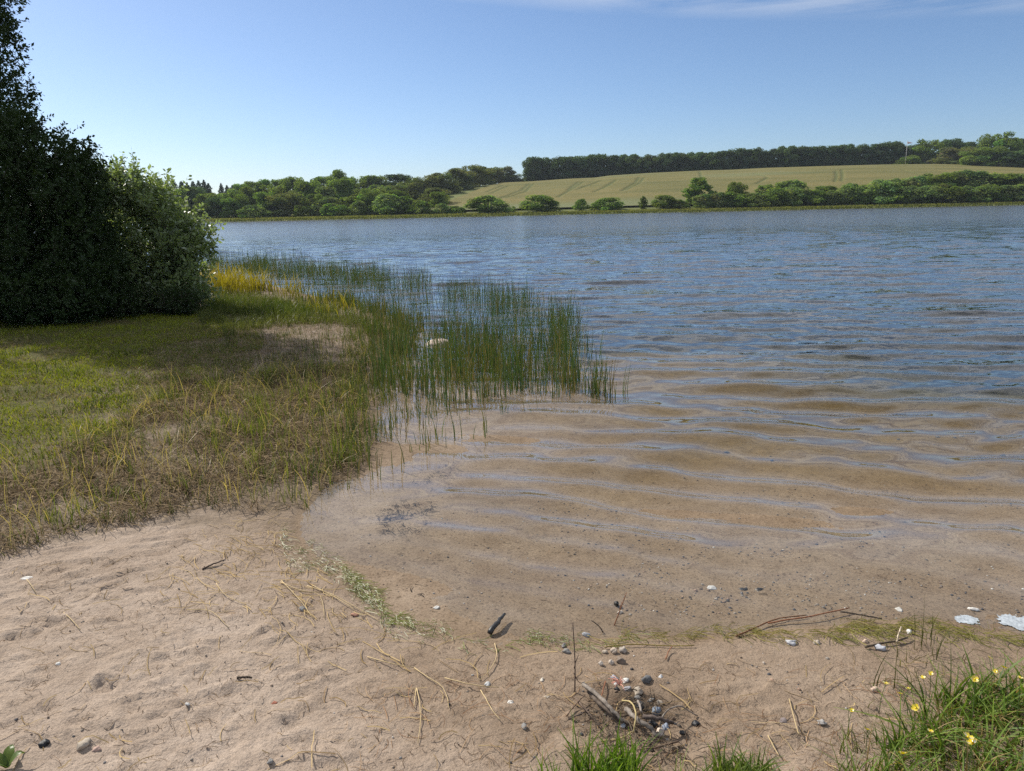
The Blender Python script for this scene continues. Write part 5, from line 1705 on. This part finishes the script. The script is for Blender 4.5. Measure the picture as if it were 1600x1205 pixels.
# broad leaf at the bottom left corner
p = gpx(12, 1200)
root = bpy.data.objects.new('plantain', None)
COL.objects.link(root)
root.location = tuple(p)
root['label'] = 'small broad leaved weed at the bottom left corner of the sand'
root['category'] = 'weed'
for a, L_ in ((1.9, .07), (.6, .05), (2.9, .06), (4.2, .05)):
    V = []
    for t in np.linspace(0, 1, 6):
        w_ = .017 * math.sin(math.pi * min(1, .12 + t * .88)) * (1.1 - .3 * t)
        for s_ in (-1, 0, 1):
            V.append((t * L_, s_ * w_, .035 * math.sin(t * 2.2) + .004 * abs(s_)))
    V = np.array(V)
    c_, s2 = math.cos(a), math.sin(a)
    V = V @ np.array([[c_, s2, 0], [-s2, c_, 0], [0, 0, 1]])
    F = [(k * 3 + q, k * 3 + q + 1, k * 3 + q + 4, k * 3 + q + 3) for k in range(5) for q in range(2)]
    b = Bag()
    b.add(V, F, (.10, .15, .04))
    link('leaf', b.mesh('leaf', True), M_grass, root)

# the air over the lake
mh, nt, out = new_mat('thin summer haze')
pv = nd(nt, 'ShaderNodeVolumePrincipled', {'Color': (.78, .89, 1, 1), 'Density': .00013, 'Anisotropy': .2})
nt.links.new(pv.outputs[0], out.inputs['Volume'])
mh.cycles.volume_sampling = 'EQUIANGULAR'
V, F = box(-1260, 1260, -90, 1460, -10, 48)
link('haze', mesh_np('haze', V, F), mh, kind='stuff')

# ------------------------------------------------------------------ light and sky
SUN_EL, SUN_AZ = R(40), R(-51)       # the sun stands ahead and to the left
dv = Vector((math.sin(SUN_AZ) * math.cos(SUN_EL), math.cos(SUN_AZ) * math.cos(SUN_EL), math.sin(SUN_EL)))
sl = bpy.data.lights.new('sun', 'SUN')
sl.energy = 4.9
sl.angle = R(.5)
sl.color = (1.0, .94, .84)
so = bpy.data.objects.new('sun', sl)
so.rotation_euler = (-dv).to_track_quat('-Z', 'Y').to_euler()
so.location = (-20, 20, 30)
COL.objects.link(so)
w = bpy.data.worlds.new('World')
scene.world = w
w.use_nodes = True
nt = w.node_tree
nt.nodes.clear()
out = nt.nodes.new('ShaderNodeOutputWorld')
bg = nt.nodes.new('ShaderNodeBackground')
sky = nt.nodes.new('ShaderNodeTexSky')
sky.sky_type = 'NISHITA'
sky.sun_disc = False
sky.sun_elevation = SUN_EL
sky.sun_rotation = SUN_AZ
sky.altitude = 0
sky.air_density = .78
sky.dust_density = .6
sky.ozone_density = 5.2
bg.inputs['Strength'].default_value = .104
# a few thin cirrus streaks high in the sky
tcw = nt.nodes.new('ShaderNodeTexCoord')
mp = nd(nt, 'ShaderNodeMapping', {'Vector': tcw.outputs['Generated'], 'Rotation': (0, -.06, .1), 'Scale': (1.6, 1.6, 15)})
cn = noise(nt, mp.outputs[0], 2.2, 7, .62, .4)
sep = nd(nt, 'ShaderNodeSeparateXYZ', {0: tcw.outputs['Generated']})
hi = math_n(nt, 'SMOOTH_MIN', 1.0, math_n(nt, 'MULTIPLY', math_n(nt, 'SUBTRACT', sep.outputs['Z'], math_n(nt, 'MULTIPLY_ADD', sep.outputs['X'], -.10, .235)), 16, clamp=True), .05)
fc = ramp(nt, cn.outputs['Fac'], [(.38, (0, 0, 0)), (.58, (1, 1, 1))])
fac = math_n(nt, 'MULTIPLY', math_n(nt, 'MULTIPLY', fc, hi, clamp=True), .9)
skc = mix_c(nt, fac, sky.outputs[0], (7.6, 7.7, 7.9))
nt.links.new(skc, bg.inputs['Color'])
nt.links.new(bg.outputs[0], out.inputs['Surface'])

scene.view_settings.view_transform = 'Standard'
scene.view_settings.look = 'None'
scene.view_settings.exposure = 0.27
scene.view_settings.gamma = 1
cy = scene.cycles
cy.max_bounces = 8
cy.diffuse_bounces = 5
cy.glossy_bounces = 4
cy.transmission_bounces = 4
cy.transparent_max_bounces = 16
cy.volume_bounces = 0
cy.caustics_reflective = False
cy.caustics_refractive = False
cy.use_denoising = False
cy.sample_clamp_indirect = 1.2
cy.volume_step_rate = 1.0
